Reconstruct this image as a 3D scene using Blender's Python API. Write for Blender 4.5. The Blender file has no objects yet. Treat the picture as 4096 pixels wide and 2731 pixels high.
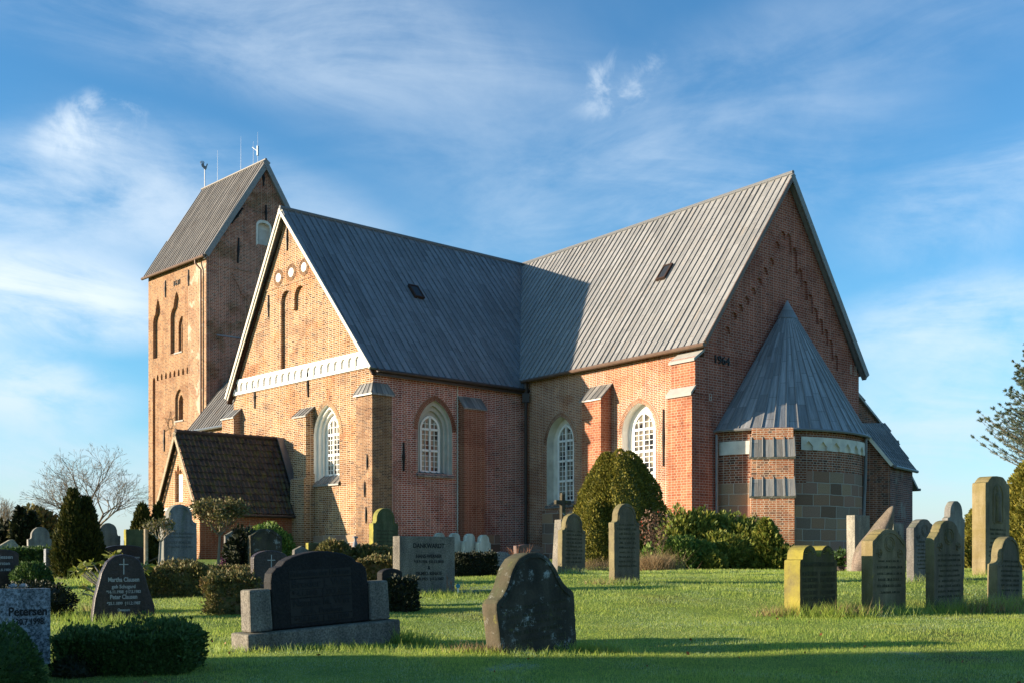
import bpy, bmesh, math, random
import numpy as np
from math import sin, cos, pi, radians, sqrt, atan2
from mathutils import Vector, Matrix
from mathutils.geometry import tessellate_polygon, delaunay_2d_cdt

random.seed(7)
rng = np.random.default_rng(7)
scn = bpy.context.scene
COL = scn.collection

# ------------------------------------------------------------------ camera, sky, sun, exposure
cam_d = bpy.data.cameras.new('camera')
cam = bpy.data.objects.new('camera', cam_d)
COL.objects.link(cam)
cam.location = (0, 0, 1.5)
cam.rotation_euler = (radians(90), 0, 0)
cam_d.sensor_width = 36.0
cam_d.lens = 38.23
cam_d.shift_y = 0.214
cam_d.clip_start = 0.1
cam_d.clip_end = 5000
scn.camera = cam

SUN_EL = radians(11.8)
SUN_DIR = Vector((-0.989 * cos(SUN_EL), -0.145 * cos(SUN_EL), sin(SUN_EL)))
sun_d = bpy.data.lights.new('sun', 'SUN')
sun_d.energy = 4.3
sun_d.angle = radians(0.5)
sun_d.color = (1.0, 0.835, 0.63)
sun = bpy.data.objects.new('sun', sun_d)
COL.objects.link(sun)
sun.rotation_euler = SUN_DIR.to_track_quat('Z', 'Y').to_euler()
sun.location = (-40, -10, 30)

scn.view_settings.view_transform = 'Standard'
scn.view_settings.look = 'None'
scn.view_settings.exposure = 1.5
scn.view_settings.gamma = 1.0


class NT:
    """tiny node-tree helper"""
    def __init__(self, nt):
        self.nt = nt

    def n(self, kind, **kw):
        nd = self.nt.nodes.new(kind)
        for k, v in kw.items():
            setattr(nd, k, v)
        return nd

    def l(self, a, b):
        self.nt.links.new(a, b)

    def val(self, sock, v):
        if hasattr(v, 'is_output') or isinstance(v, bpy.types.NodeSocket):
            self.l(v, sock)
        else:
            sock.default_value = v

    def math(self, op, a, b=0.0, c=None, clamp=False):
        nd = self.n('ShaderNodeMath', operation=op, use_clamp=clamp)
        self.val(nd.inputs[0], a)
        self.val(nd.inputs[1], b)
        if c is not None:
            self.val(nd.inputs[2], c)
        return nd.outputs[0]

    def vmath(self, op, a, b=(0, 0, 0)):
        nd = self.n('ShaderNodeVectorMath', operation=op)
        self.val(nd.inputs[0], a)
        self.val(nd.inputs[1], b)
        return nd.outputs['Value'] if op == 'DOT_PRODUCT' else nd.outputs[0]

    def mix(self, fac, a, b, blend='MIX'):
        nd = self.n('ShaderNodeMix', data_type='RGBA', blend_type=blend)
        self.val(nd.inputs[0], fac)
        for s, v in ((nd.inputs[6], a), (nd.inputs[7], b)):
            if isinstance(v, bpy.types.NodeSocket):
                self.l(v, s)
            else:
                s.default_value = (*v[:3], 1)
        return nd.outputs[2]

    def noise(self, vec, scale, detail=4, rough=0.55, dist=0.0):
        nd = self.n('ShaderNodeTexNoise')
        if vec is not None:
            self.l(vec, nd.inputs['Vector'])
        nd.inputs['Scale'].default_value = scale
        nd.inputs['Detail'].default_value = detail
        nd.inputs['Roughness'].default_value = rough
        nd.inputs['Distortion'].default_value = dist
        return nd.outputs['Fac']

    def ramp(self, fac, stops, interp='LINEAR'):
        nd = self.n('ShaderNodeValToRGB')
        cr = nd.color_ramp
        cr.interpolation = interp
        while len(cr.elements) < len(stops):
            cr.elements.new(0.5)
        for e, (p, c) in zip(cr.elements, stops):
            e.position = p
            e.color = (*c[:3], 1) if hasattr(c, '__len__') else (c, c, c, 1)
        self.l(fac, nd.inputs[0])
        return nd.outputs[0]

    def smooth(self, v, lo, hi):
        nd = self.n('ShaderNodeMapRange', interpolation_type='SMOOTHSTEP')
        self.val(nd.inputs[0], v)
        nd.inputs[1].default_value = lo
        nd.inputs[2].default_value = hi
        return nd.outputs[0]

    def mapping(self, vec, scale=(1, 1, 1), rot=(0, 0, 0), loc=(0, 0, 0)):
        nd = self.n('ShaderNodeMapping')
        self.l(vec, nd.inputs[0])
        nd.inputs['Scale'].default_value = scale
        nd.inputs['Rotation'].default_value = rot
        nd.inputs['Location'].default_value = loc
        return nd.outputs[0]


# world: Nishita sky with cirrus and small clouds placed by direction
world = bpy.data.worlds.new('World')
scn.world = world
world.use_nodes = True
wt = NT(world.node_tree)
bg = world.node_tree.nodes['Background']
sky = wt.n('ShaderNodeTexSky', sky_type='NISHITA')
sky.sun_disc = False
sky.sun_elevation = SUN_EL
sky.sun_rotation = atan2(SUN_DIR.x, SUN_DIR.y)
sky.air_density = 1.0
sky.dust_density = 0.6
sky.ozone_density = 2.5
tc = wt.n('ShaderNodeTexCoord')
dirv = wt.vmath('NORMALIZE', tc.outputs['Generated'])
sep = wt.n('ShaderNodeSeparateXYZ')
wt.l(dirv, sep.inputs[0])
zz = wt.math('ADD', wt.math('MAXIMUM', sep.outputs['Z'], 0.0), 0.22)
comb = wt.n('ShaderNodeCombineXYZ')
wt.l(wt.math('DIVIDE', sep.outputs['X'], zz), comb.inputs[0])
wt.l(wt.math('DIVIDE', sep.outputs['Y'], zz), comb.inputs[1])
pl = comb.outputs[0]
pr = wt.mapping(pl, (1, 1, 1), (0, 0, radians(-38)))
c1 = wt.noise(wt.mapping(pr, (0.55, 1.5, 1)), 1.0, 7, 0.58, 0.6)
c2 = wt.noise(wt.mapping(pl, (1.0, 1.3, 1), (0, 0, 0.4), (3, 1, 0)), 0.7, 3, 0.5, 0.2)
cir = wt.math('MULTIPLY', wt.smooth(c1, 0.36, 0.80), wt.smooth(c2, 0.30, 0.72))
cloud = wt.math('MULTIPLY', cir, 0.30)
fine = wt.noise(dirv, 7.0, 7, 0.62, 0.35)
puff = wt.noise(dirv, 26.0, 6, 0.6, 0.4)


qx = wt.math('DIVIDE', sep.outputs['X'], wt.math('MAXIMUM', sep.outputs['Y'], 0.05))
qz = wt.math('DIVIDE', sep.outputs['Z'], wt.math('MAXIMUM', sep.outputs['Y'], 0.05))
north = wt.smooth(sep.outputs['Y'], 0.1, 0.3)
streak = wt.noise(wt.mapping(dirv, (5, 5, 16), (0, radians(14), 0)), 1.0, 7, 0.62, 0.7)
soft = wt.math('MULTIPLY', wt.math('ADD', streak, wt.noise(wt.mapping(dirv, (4, 4, 7), (0, radians(-12), 0), (2, 5, 1)), 1.0, 8, 0.62, 0.5)), 0.5)
# (right, up, half width, half height, slope, strength, noise, low, high): banks and puffs by direction
for (cu, cv, ra, rb, slp, st, ns, lo, hi) in (
        (-0.385, 0.400, 0.068, 0.040, 0.2, .62, puff, 0.44, 0.68), (-0.400, 0.392, 0.06, 0.025, 0.1, .5, streak, 0.40, 0.66),
        (0.098, 0.440, 0.055, 0.040, 0.3, 0.55, puff, 0.42, 0.70),
        (-0.45, 0.245, 0.20, 0.060, -0.12, 1.0, soft, 0.30, 0.56), (-0.47, 0.160, 0.15, 0.05, -0.10, 0.8, soft, 0.32, 0.58),
        (-0.42, 0.33, 0.20, 0.08, -0.10, 0.55, soft, 0.34, 0.64), (-0.44, 0.07, 0.24, 0.07, -0.05, 0.75, soft, 0.32, 0.62),
        (0.44, 0.215, 0.19, 0.07, 0.12, 0.66, soft, 0.34, 0.62), (0.42, 0.12, 0.20, 0.07, 0.06, 0.66, soft, 0.34, 0.62),
        (0.45, 0.335, 0.18, 0.07, 0.30, 0.50, soft, 0.36, 0.66), (0.40, 0.05, 0.24, 0.06, 0, 0.6, soft, 0.32, 0.64),
        (-0.02, 0.41, 0.36, 0.14, -0.40, 0.30, soft, 0.30, 0.74), (-0.26, 0.33, 0.24, 0.08, -0.35, 0.42, soft, 0.34, 0.68),
        (0.16, 0.34, 0.30, 0.09, 0.22, 0.32, soft, 0.36, 0.70), (-0.25, 0.49, 0.34, 0.08, -0.15, 0.34, soft, 0.36, 0.70), (0.30, 0.47, 0.26, 0.08, 0.2, 0.25, soft, 0.36, 0.7)):
    du = wt.math('SUBTRACT', qx, cu)
    dv = wt.math('SUBTRACT', wt.math('SUBTRACT', qz, cv), wt.math('MULTIPLY', du, slp))
    r2 = wt.math('ADD', wt.math('POWER', wt.math('ABSOLUTE', wt.math('DIVIDE', du, ra)), 2.0), wt.math('POWER', wt.math('ABSOLUTE', wt.math('DIVIDE', dv, rb)), 2.0))
    m = wt.smooth(r2, 1.0, 0.0)
    m = wt.math('MULTIPLY', wt.math('MULTIPLY', wt.math('MULTIPLY', m, north), wt.smooth(ns, lo, hi)), st)
    cloud = wt.math('SUBTRACT', 1.0, wt.math('MULTIPLY', wt.math('SUBTRACT', 1.0, cloud), wt.math('SUBTRACT', 1.0, m)))
cloud = wt.math('MAXIMUM', cloud, wt.math('MULTIPLY', wt.smooth(sep.outputs['Z'], 0.13, 0.0), 0.55))
hz = wt.smooth(sep.outputs['Z'], 0.20, 0.0)
tint = wt.mix(1.0, sky.outputs[0], wt.mix(hz, wt.mix(wt.smooth(sep.outputs['Z'], 0.16, 0.44), (0.49, 0.84, 0.97), (0.38, 0.74, 0.92)), (0.74, 0.84, 1.0)), 'MULTIPLY')
white = wt.mix(hz, (3.3, 3.75, 4.15), (2.5, 3.0, 3.45))
skyc = wt.mix(wt.math('MINIMUM', cloud, 0.96), tint, white)
wt.l(skyc, bg.inputs[0])
bg.inputs[1].default_value = 0.096

# ------------------------------------------------------------------ terrain height
GY = [-50, 0, 8, 11, 14, 17, 20, 24, 30, 36, 41, 46, 60, 400]
GZ = [-1.0, -.95, -.88, -.84, -.70, -.48, -.30, -.27, -.25, -.15, 0, .1, .12, .12]


def gz(x, y):
    return 1.5 + np.interp(y, GY, GZ) + 0.018 * np.sin(x * 0.9 + y * 0.35) + 0.014 * np.sin(y * 1.3 - x * 0.55 + 1.0)


# ------------------------------------------------------------------ materials
def new_mat(name, rough=0.9, spec=0.25, metal=0.0):
    m = bpy.data.materials.new(name)
    m.use_nodes = True
    b = m.node_tree.nodes['Principled BSDF']
    b.inputs['Roughness'].default_value = rough
    b.inputs['Specular IOR Level'].default_value = spec
    b.inputs['Metallic'].default_value = metal
    return m, NT(m.node_tree), b


def bump(t, b, h, dist, strength=1.0):
    nd = t.n('ShaderNodeBump')
    nd.inputs['Strength'].default_value = strength
    nd.inputs['Distance'].default_value = dist
    t.l(h, nd.inputs['Height'])
    t.l(nd.outputs[0], b.inputs['Normal'])


def uvnode(t):
    nd = t.n('ShaderNodeUVMap')
    return nd.outputs[0]


def posnode(t):
    return t.n('ShaderNodeNewGeometry').outputs['Position']


def brick_mat(name, cols, mortar, bw=0.25, bh=0.085, ms=0.013, wash=None, dirt=0.25, wob=0.010, green=0.0, offset=0.5, patchdark=None):
    m, t, b = new_mat(name, 0.92, 0.15)
    uv = uvnode(t)
    nz = t.n('ShaderNodeTexNoise')
    t.l(uv, nz.inputs['Vector'])
    nz.inputs['Scale'].default_value = 5.0
    nz.inputs['Detail'].default_value = 3
    off = t.vmath('SCALE', t.vmath('SUBTRACT', nz.outputs['Color'], (0.5, 0.5, 0.5)))
    off.node.inputs['Scale'].default_value = wob * 2
    vec = t.vmath('ADD', uv, off)
    br = t.n('ShaderNodeTexBrick', offset=offset, offset_frequency=2, squash=0.62, squash_frequency=2)
    t.l(vec, br.inputs['Vector'])
    br.inputs['Color1'].default_value = (0, 0, 0, 1)
    br.inputs['Color2'].default_value = (1, 1, 1, 1)
    br.inputs['Mortar'].default_value = (.5, .5, .5, 1)
    br.inputs['Scale'].default_value = 1
    br.inputs['Mortar Size'].default_value = ms / 2
    br.inputs['Mortar Smooth'].default_value = 0.25
    br.inputs['Brick Width'].default_value = bw
    br.inputs['Row Height'].default_value = bh
    k = len(cols)
    col = t.ramp(br.outputs['Color'], [(i / max(1, k - 1), c) for i, c in enumerate(cols)])
    big = t.noise(uv, 0.7, 5, 0.6)
    sml = t.noise(uv, 14.0, 3, 0.6)
    col = t.mix(1.0, col, t.ramp(sml, [(0.3, 0.82), (0.7, 1.14)]), 'MULTIPLY')
    col = t.mix(br.outputs['Fac'], col, mortar)
    if patchdark:
        pc, sc, lo, hi = patchdark
        col = t.mix(t.smooth(t.noise(t.mapping(uv, (1, 1, 1), (0, 0, 0), (7, 3, 0)), sc, 5, 0.6), lo, hi), col, t.mix(1.0, col, pc, 'MULTIPLY'))
    rp = t.smooth(t.noise(t.mapping(uv, (1, 1.3, 1), (0, 0, 0), (11, 5, 0)), .55, 4, .6, .5), .545, .575)
    col = t.mix(t.math('MULTIPLY', rp, .8), col, t.mix(1.0, col, (.80, .74, .74), 'MULTIPLY'))
    rp2 = t.smooth(t.noise(t.mapping(uv, (1, 1.1, 1), (0, 0, 0), (3, 17, 0)), .9, 4, .6, .4), .60, .63)
    col = t.mix(t.math('MULTIPLY', rp2, .7), col, t.mix(1.0, col, (1.18, 1.16, 1.14), 'MULTIPLY'))
    suv = t.n('ShaderNodeSeparateXYZ')
    t.l(uv, suv.inputs[0])
    damp = t.math('MULTIPLY', t.smooth(t.math('ADD', suv.outputs['Y'], t.math('MULTIPLY', t.math('SUBTRACT', big, .5), 3.0)), 3.4, 1.9), .7)
    col = t.mix(damp, col, t.mix(1.0, col, (.70, .67, .62), 'MULTIPLY'))
    run = t.noise(t.mapping(uv, (2.2, .22, 1)), 1.0, 5, .65)
    col = t.mix(1.0, col, t.ramp(run, [(.30, .80), (.60, 1.06)]), 'MULTIPLY')
    if wash:
        wc, sc, lo, hi = wash
        wm = t.smooth(t.noise(t.mapping(uv, (1, 0.7, 1), (0, 0, 0), (2, 9, 0)), sc, 6, 0.65), lo, hi)
        col = t.mix(t.math('MULTIPLY', wm, 0.75), col, wc)
    col = t.mix(1.0, col, t.ramp(big, [(0.25, 1 - dirt), (0.72, 1.0 + dirt * 0.35)]), 'MULTIPLY')
    t.l(col, b.inputs['Base Color'])
    h = t.math('SUBTRACT', 1.0, br.outputs['Fac'])
    h = t.math('ADD', h, t.math('MULTIPLY', sml, 0.35))
    bump(t, b, h, 0.010, 0.8)
    return m


M = {}
WHITE_MORTAR = (.50, .43, .34)
M['brick_t_south'] = brick_mat('brick_tan', [(0.09, 0.047, 0.025), (0.225, 0.104, 0.041), (0.288, 0.14, 0.054), (0.324, 0.176, 0.072), (0.261, 0.117, 0.045)], (.60, .49, .37), .27, .085, .024, dirt=.16, patchdark=((1.0, .82, .72), .55, .52, .62))
M['brick_t_east'] = brick_mat('brick_red', [(.19, .052, .034), (.37, .098, .058), (.44, .122, .072), (.33, .085, .052)], (.70, .56, .50), .25, .086, .025, wash=((.34, .27, .26), .5, .58, .78), dirt=.22)
M['brick_buttress'] = brick_mat('brick_even_red', [(.22, .07, .042), (.28, .09, .053), (.25, .078, .047)], (.44, .31, .23), .24, .088, .018, dirt=.15)
M['brick_corner'] = brick_mat('brick_small_tan', [(.11, .06, .04), (.24, .12, .06), (.30, .16, .08)], (.48, .38, .28), .22, .066, .014, dirt=.2)
M['brick_ch_south'] = brick_mat('brick_pale_joint', [(.21, .078, .042), (.32, .125, .06), (.37, .16, .076), (.27, .10, .05)], (.60, .50, .41), .23, .074, .022, dirt=.15, patchdark=((1.0, .86, .76), .45, .50, .60))
M['brick_orange'] = brick_mat('brick_orange', [(.25, .08, .042), (.33, .11, .055), (.37, .145, .075), (.30, .10, .055)], (.50, .38, .28), .27, .104, .016, dirt=.15, wash=((.50, .36, .26), 1.1, .66, .78))
M['brick_gable'] = brick_mat('brick_brown_red', [(.22, .066, .042), (.31, .088, .053), (.36, .106, .064), (.26, .075, .047)], (.50, .35, .29), .27, .104, .02, dirt=.18)
M['brick_tower_s'] = brick_mat('brick_tower_orange', [(0.221, 0.106, 0.051), (0.285, 0.143, 0.064), (0.322, 0.166, 0.078), (0.258, 0.124, 0.055), (0.147, 0.078, 0.046)], (.50, .40, .29), .25, .10, .018, wash=((.56, .47, .34), .42, .60, .72), dirt=.14)
M['brick_tower_q'] = brick_mat('brick_tower_quoin', [(.16, .09, .05), (.30, .15, .075), (.35, .19, .10), (.28, .125, .065)], (.50, .41, .30), .24, .095, .022, wash=((.52, .44, .34), .8, .54, .62), dirt=.12)
M['brick_tower_e'] = brick_mat('brick_tower_dark', [(.14, .075, .052), (.32, .115, .068), (.40, .148, .086), (.28, .10, .062)], (.60, .48, .38), .25, .10, .022, dirt=.3, patchdark=((.62, .66, .56), .35, .50, .62))
M['brick_apse'] = brick_mat('brick_apse', [(.09, .045, .034), (.24, .08, .045), (.30, .105, .055), (.20, .07, .04)], (.50, .40, .32), .26, .095, .024, wash=((.45, .41, .36), 1.6, .66, .74), dirt=.25)
M['brick_apse_b'] = brick_mat('brick_apse_buttress', [(.12, .07, .05), (.36, .14, .065), (.42, .18, .085), (.38, .13, .06)], (.58, .47, .36), .24, .085, .020, wash=((.55, .44, .34), 1.8, .68, .76), dirt=.2)
M['brick_annex'] = brick_mat('brick_annex', [(.08, .045, .035), (.20, .075, .045), (.28, .11, .06), (.16, .06, .04)], (.40, .32, .26), .25, .085, .016, dirt=.25, wash=((.40, .38, .33), .9, .62, .75))
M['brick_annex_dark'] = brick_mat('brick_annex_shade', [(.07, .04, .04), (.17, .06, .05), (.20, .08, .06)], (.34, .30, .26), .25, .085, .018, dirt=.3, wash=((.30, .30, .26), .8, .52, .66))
M['brick_porch'] = brick_mat('brick_porch', [(.24, .075, .035), (.30, .10, .05), (.28, .085, .04)], (.42, .28, .18), .26, .083, .014, dirt=.12)
M['brick_porch_s'] = brick_mat('brick_porch_front', [(.30, .12, .05), (.38, .17, .07), (.42, .20, .09), (.34, .14, .06)], (.58, .47, .34), .25, .083, .022, dirt=.12)


def granite_blocks():
    m, t, b = new_mat('granite_blocks', 0.9, 0.2)
    uv = uvnode(t)
    br = t.n('ShaderNodeTexBrick', offset=0.43, offset_frequency=2, squash=0.8, squash_frequency=3)
    nz = t.n('ShaderNodeTexNoise')
    t.l(uv, nz.inputs['Vector'])
    nz.inputs['Scale'].default_value = 1.6
    off = t.vmath('SCALE', t.vmath('SUBTRACT', nz.outputs['Color'], (0.5, 0.5, 0.5)))
    off.node.inputs['Scale'].default_value = 0.09
    t.l(t.vmath('ADD', uv, off), br.inputs['Vector'])
    br.inputs['Color1'].default_value = (0, 0, 0, 1)
    br.inputs['Color2'].default_value = (1, 1, 1, 1)
    br.inputs['Scale'].default_value = 1
    br.inputs['Brick Width'].default_value = 0.86
    br.inputs['Row Height'].default_value = 0.46
    br.inputs['Mortar Size'].default_value = 0.016
    br.inputs['Mortar Smooth'].default_value = 0.3
    col = t.ramp(br.outputs['Color'], [(0, (.11, .078, .058)), (.25, (.26, .145, .095)), (.45, (.36, .235, .145)), (.65, (.19, .14, .11)), (.85, (.31, .165, .115)), (1, (.23, .175, .135))])
    sp = t.noise(uv, 40, 3, 0.7)
    col = t.mix(1.0, col, t.ramp(sp, [(0.3, 0.6), (0.7, 1.4)]), 'MULTIPLY')
    col = t.mix(br.outputs['Fac'], col, (.42, .38, .33))
    t.l(col, b.inputs['Base Color'])
    bump(t, b, t.math('ADD', t.math('SUBTRACT', 1.0, br.outputs['Fac']), t.math('MULTIPLY', sp, .6)), 0.02, 0.9)
    return m


M['granite_blocks'] = granite_blocks()


def lead_mat(name, base, width=0.36, length=1.5, dark=0.75, streak=0.35, rough=0.5, warm=None):
    m, t, b = new_mat(name, rough, 0.4, 0.25)
    uv = uvnode(t)
    sw = t.mapping(uv, (1, 1, 1), (0, 0, radians(90)))
    br = t.n('ShaderNodeTexBrick', offset=0.37, offset_frequency=2, squash=0.75, squash_frequency=3)
    t.l(sw, br.inputs['Vector'])
    br.inputs['Color1'].default_value = (0, 0, 0, 1)
    br.inputs['Color2'].default_value = (1, 1, 1, 1)
    br.inputs['Scale'].default_value = 1
    br.inputs['Brick Width'].default_value = length
    br.inputs['Row Height'].default_value = width
    br.inputs['Mortar Size'].default_value = 0.012
    br.inputs['Mortar Smooth'].default_value = 0.2
    b0 = Vector(base)
    col = t.ramp(br.outputs['Color'], [(0, b0 * dark), (.5, b0), (1, b0 * 1.12)])
    st = t.noise(t.mapping(uv, (9, 0.6, 1)), 1.0, 5, 0.65)
    col = t.mix(1.0, col, t.ramp(st, [(0.28, 1 - streak), (0.75, 1 + streak * 0.5)]), 'MULTIPLY')
    if warm:
        col = t.mix(t.smooth(t.noise(t.mapping(uv, (5, .8, 1), (0, 0, 0), (5, 5, 0)), 1.0, 4, .6), .55, .75), col, warm)
    col = t.mix(t.math('MULTIPLY', br.outputs['Fac'], .6), col, tuple(b0 * 0.35))
    t.l(col, b.inputs['Base Color'])
    bl = t.noise(uv, 3.0, 4, .6)
    t.l(t.ramp(bl, [(.3, rough - .12), (.7, rough + .2)]), b.inputs['Roughness'])
    bump(t, b, t.math('ADD', t.math('MULTIPLY', br.outputs['Fac'], 1.0), t.math('MULTIPLY', bl, 2.0)), 0.012, 0.6)
    return m


M['lead'] = lead_mat('lead_sheet', (.205, .213, .225), .36, 1.5, .72, .38)
M['lead_chancel'] = lead_mat('lead_sheet_pale', (.275, .27, .262), .36, 1.3, .82, .28, .6, (.29, .25, .21))
M['lead_tower'] = lead_mat('lead_tower', (.21, .195, .18), .36, 1.3, .8, .4, .6, (.15, .11, .08))
M['lead_cone'] = lead_mat('lead_cone', (.31, .31, .31), .5, 1.2, .66, .55, .5)
M['lead_cap'] = lead_mat('lead_cap', (.28, .27, .25), .3, 2.0, .55, .5, .5, (.38, .35, .31))


def simple(name, col, rough=0.7, spec=0.3, metal=0.0, var=0.18, scale=6.0, bmp=0.0, col2=None):
    m, t, b = new_mat(name, rough, spec, metal)
    p = t.n('ShaderNodeTexCoord').outputs['Object']
    nz = t.noise(p, scale, 5, .6)
    c = t.mix(1.0, col, t.ramp(nz, [(.28, 1 - var), (.72, 1 + var)]), 'MULTIPLY')
    if col2:
        c = t.mix(t.smooth(t.noise(p, scale * .6, 5, .65, .3), .52, .66), c, col2)
    t.l(c, b.inputs['Base Color'])
    if bmp:
        bump(t, b, nz, bmp, .8)
    return m


M['plaster'] = simple('white_plaster', (.74, .71, .66), .85, .2, var=.08, scale=2.5, bmp=.004)
M['plaster_old'] = simple('worn_lime_plaster', (.62, .585, .52), .9, .15, var=.2, scale=2.0, bmp=.006, col2=(.50, .46, .39))
M['plaster_grey'] = simple('grey_lime_plaster', (.46, .43, .385), .9, .15, var=.12, scale=3.0, bmp=.006)
M['white_paint'] = simple('white_paint', (.80, .79, .76), .45, .4, var=.04)
M['iron'] = simple('black_iron', (.022, .020, .020), .6, .35, .4)
M['zinc'] = simple('grey_zinc', (.16, .165, .175), .45, .4, .4)
M['dark_gutter'] = simple('dark_gutter', (.045, .035, .032), .5, .4, .3)
M['copper'] = simple('brown_copper', (.13, .08, .055), .5, .4, .4, var=.25)
M['verge_grey'] = simple('grey_verge', (.20, .20, .20), .6, .3, .1)
M['verge_white'] = simple('cream_verge', (.62, .57, .48), .7, .2, var=.1)
M['wood_dark'] = simple('dark_wood', (.045, .025, .018), .7, .2)
M['void'] = simple('dark_opening', (.012, .010, .009), .9, .1)
M['stone_cap'] = simple('grey_coping', (.32, .305, .28), .8, .2, var=.12, scale=4, bmp=.004)
M['rod'] = simple('bare_steel', (.16, .18, .20), .4, .5, .5)


def glass_mat():
    m, t, b = new_mat('window_glass', 0.06, 0.6)
    uv = uvnode(t)
    fold = t.noise(t.mapping(uv, (9, .5, 1)), 1.0, 3, .5)
    blot = t.noise(uv, 1.3, 2, .5)
    c = t.mix(t.smooth(blot, .40, .55), (.018, .02, .024), t.mix(fold, (.10, .085, .065), (.34, .30, .24)))
    t.l(c, b.inputs['Base Color'])
    return m


M['glass'] = glass_mat()
M['skylight_glass'] = new_mat('skylight_glass', 0.45, 0.3)[0]
M['skylight_glass'].node_tree.nodes['Principled BSDF'].inputs['Base Color'].default_value = (.02, .022, .026, 1)


def tile_mat():
    m, t, b = new_mat('clay_pantile', 0.7, 0.25)
    uv = uvnode(t)
    fl = t.n('ShaderNodeTexBrick', offset=0.0)
    t.l(uv, fl.inputs['Vector'])
    fl.inputs['Scale'].default_value = 1
    fl.inputs['Brick Width'].default_value = 0.19
    fl.inputs['Row Height'].default_value = 0.325
    fl.inputs['Mortar Size'].default_value = 0.0
    fl.inputs['Color1'].default_value = (0, 0, 0, 1)
    fl.inputs['Color2'].default_value = (1, 1, 1, 1)
    c = t.ramp(fl.outputs['Color'], [(0, (.028, .022, .020)), (.5, (.050, .036, .031)), (1, (.072, .052, .044))])
    c = t.mix(1.0, c, t.ramp(t.noise(uv, 9, 4, .6), [(.3, .7), (.7, 1.3)]), 'MULTIPLY')
    c = t.mix(t.math('MULTIPLY', t.smooth(t.noise(uv, 3.2, 6, .7), .47, .62), .85), c, (.085, .075, .022))
    t.l(c, b.inputs['Base Color'])
    return m


M['tile'] = tile_mat()


def stone_mat(name, base, alt, lichen=(.30, .25, .04), lam=0.3, moss=(.08, .085, .02), mam=0.4, speck=0.0, rough=.9, side=0.0, scale=1.0, white=0.0):
    m, t, b = new_mat(name, rough, .25)
    tcn = t.n('ShaderNodeTexCoord')
    oi = t.n('ShaderNodeObjectInfo')
    p = t.vmath('ADD', tcn.outputs['Object'], t.vmath('SCALE', oi.outputs['Location'], (0, 0, 0)))
    p.node.inputs[1].links[0].from_node.inputs['Scale'].default_value = 0.37
    n1 = t.noise(p, 3.5 * scale, 6, .65)
    n2 = t.noise(t.mapping(p, (5, 5, .8)), 1.0 * scale, 5, .6)
    n3 = t.noise(p, 55 * scale, 3, .7)
    c = t.mix(t.smooth(n1, .35, .68), base, alt)
    c = t.mix(1.0, c, t.ramp(n2, [(.3, .5), (.7, 1.2)]), 'MULTIPLY')
    c = t.mix(1.0, c, t.ramp(n3, [(.34, .84), (.66, 1.16)]), 'MULTIPLY')
    if speck:
        c = t.mix(1.0, c, t.ramp(n3, [(.36, 1 - speck), (.62, 1 + speck)]), 'MULTIPLY')
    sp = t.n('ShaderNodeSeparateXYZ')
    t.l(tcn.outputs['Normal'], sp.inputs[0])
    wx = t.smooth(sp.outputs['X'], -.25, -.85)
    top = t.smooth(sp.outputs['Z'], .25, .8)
    if mam:
        mm = t.math('ADD', t.smooth(t.noise(t.mapping(p, (4, 4, 1.1)), 1.0 * scale, 5, .65), .66 - .3 * mam, .80), t.math('MULTIPLY', top, .35))
        c = t.mix(t.math('MINIMUM', t.math('MULTIPLY', mm, .85), .9), c, moss)
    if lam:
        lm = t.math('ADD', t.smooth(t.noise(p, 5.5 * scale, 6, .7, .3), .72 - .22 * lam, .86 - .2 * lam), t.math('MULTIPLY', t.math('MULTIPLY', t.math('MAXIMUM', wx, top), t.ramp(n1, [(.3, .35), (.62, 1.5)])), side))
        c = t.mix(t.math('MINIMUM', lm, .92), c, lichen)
    if white:
        wm = t.smooth(t.noise(p, 7.5 * scale, 7, .75, .2), .64 - .1 * white, .70)
        c = t.mix(t.math('MULTIPLY', wm, .8), c, (.40, .41, .38))
    t.l(c, b.inputs['Base Color'])
    bump(t, b, t.math('ADD', n1, t.math('MULTIPLY', n3, .5)), .012, .8)
    return m


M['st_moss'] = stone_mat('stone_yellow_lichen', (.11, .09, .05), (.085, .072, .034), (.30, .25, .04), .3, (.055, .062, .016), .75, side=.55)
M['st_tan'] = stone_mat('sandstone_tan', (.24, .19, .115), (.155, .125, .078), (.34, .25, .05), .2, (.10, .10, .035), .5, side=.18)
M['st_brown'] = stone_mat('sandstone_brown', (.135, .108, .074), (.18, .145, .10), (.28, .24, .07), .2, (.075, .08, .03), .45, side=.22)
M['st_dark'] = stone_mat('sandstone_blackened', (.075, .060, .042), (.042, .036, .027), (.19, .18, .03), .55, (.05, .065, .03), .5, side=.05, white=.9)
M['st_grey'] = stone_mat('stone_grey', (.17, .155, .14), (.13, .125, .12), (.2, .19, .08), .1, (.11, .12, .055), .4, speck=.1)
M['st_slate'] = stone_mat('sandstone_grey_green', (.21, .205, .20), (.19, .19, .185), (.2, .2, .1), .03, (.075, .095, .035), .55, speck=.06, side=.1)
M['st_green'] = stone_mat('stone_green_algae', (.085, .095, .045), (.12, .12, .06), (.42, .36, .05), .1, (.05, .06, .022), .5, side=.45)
M['st_white'] = stone_mat('pale_marble', (.52, .49, .41), (.44, .42, .35), (.3, .28, .1), .05, (.20, .21, .10), .35)
M['st_wash'] = stone_mat('greywashed_stone', (.26, .245, .22), (.18, .17, .155), (.22, .21, .1), .1, (.10, .105, .05), .45)
M['gr_dark'] = stone_mat('dark_granite', (.011, .010, .010), (.018, .015, .014), lam=0, mam=0, speck=.35, rough=.75)
M['gr_brown'] = stone_mat('brown_granite', (.050, .033, .029), (.034, .024, .022), lam=0, mam=0, speck=.3, rough=.4)
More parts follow.
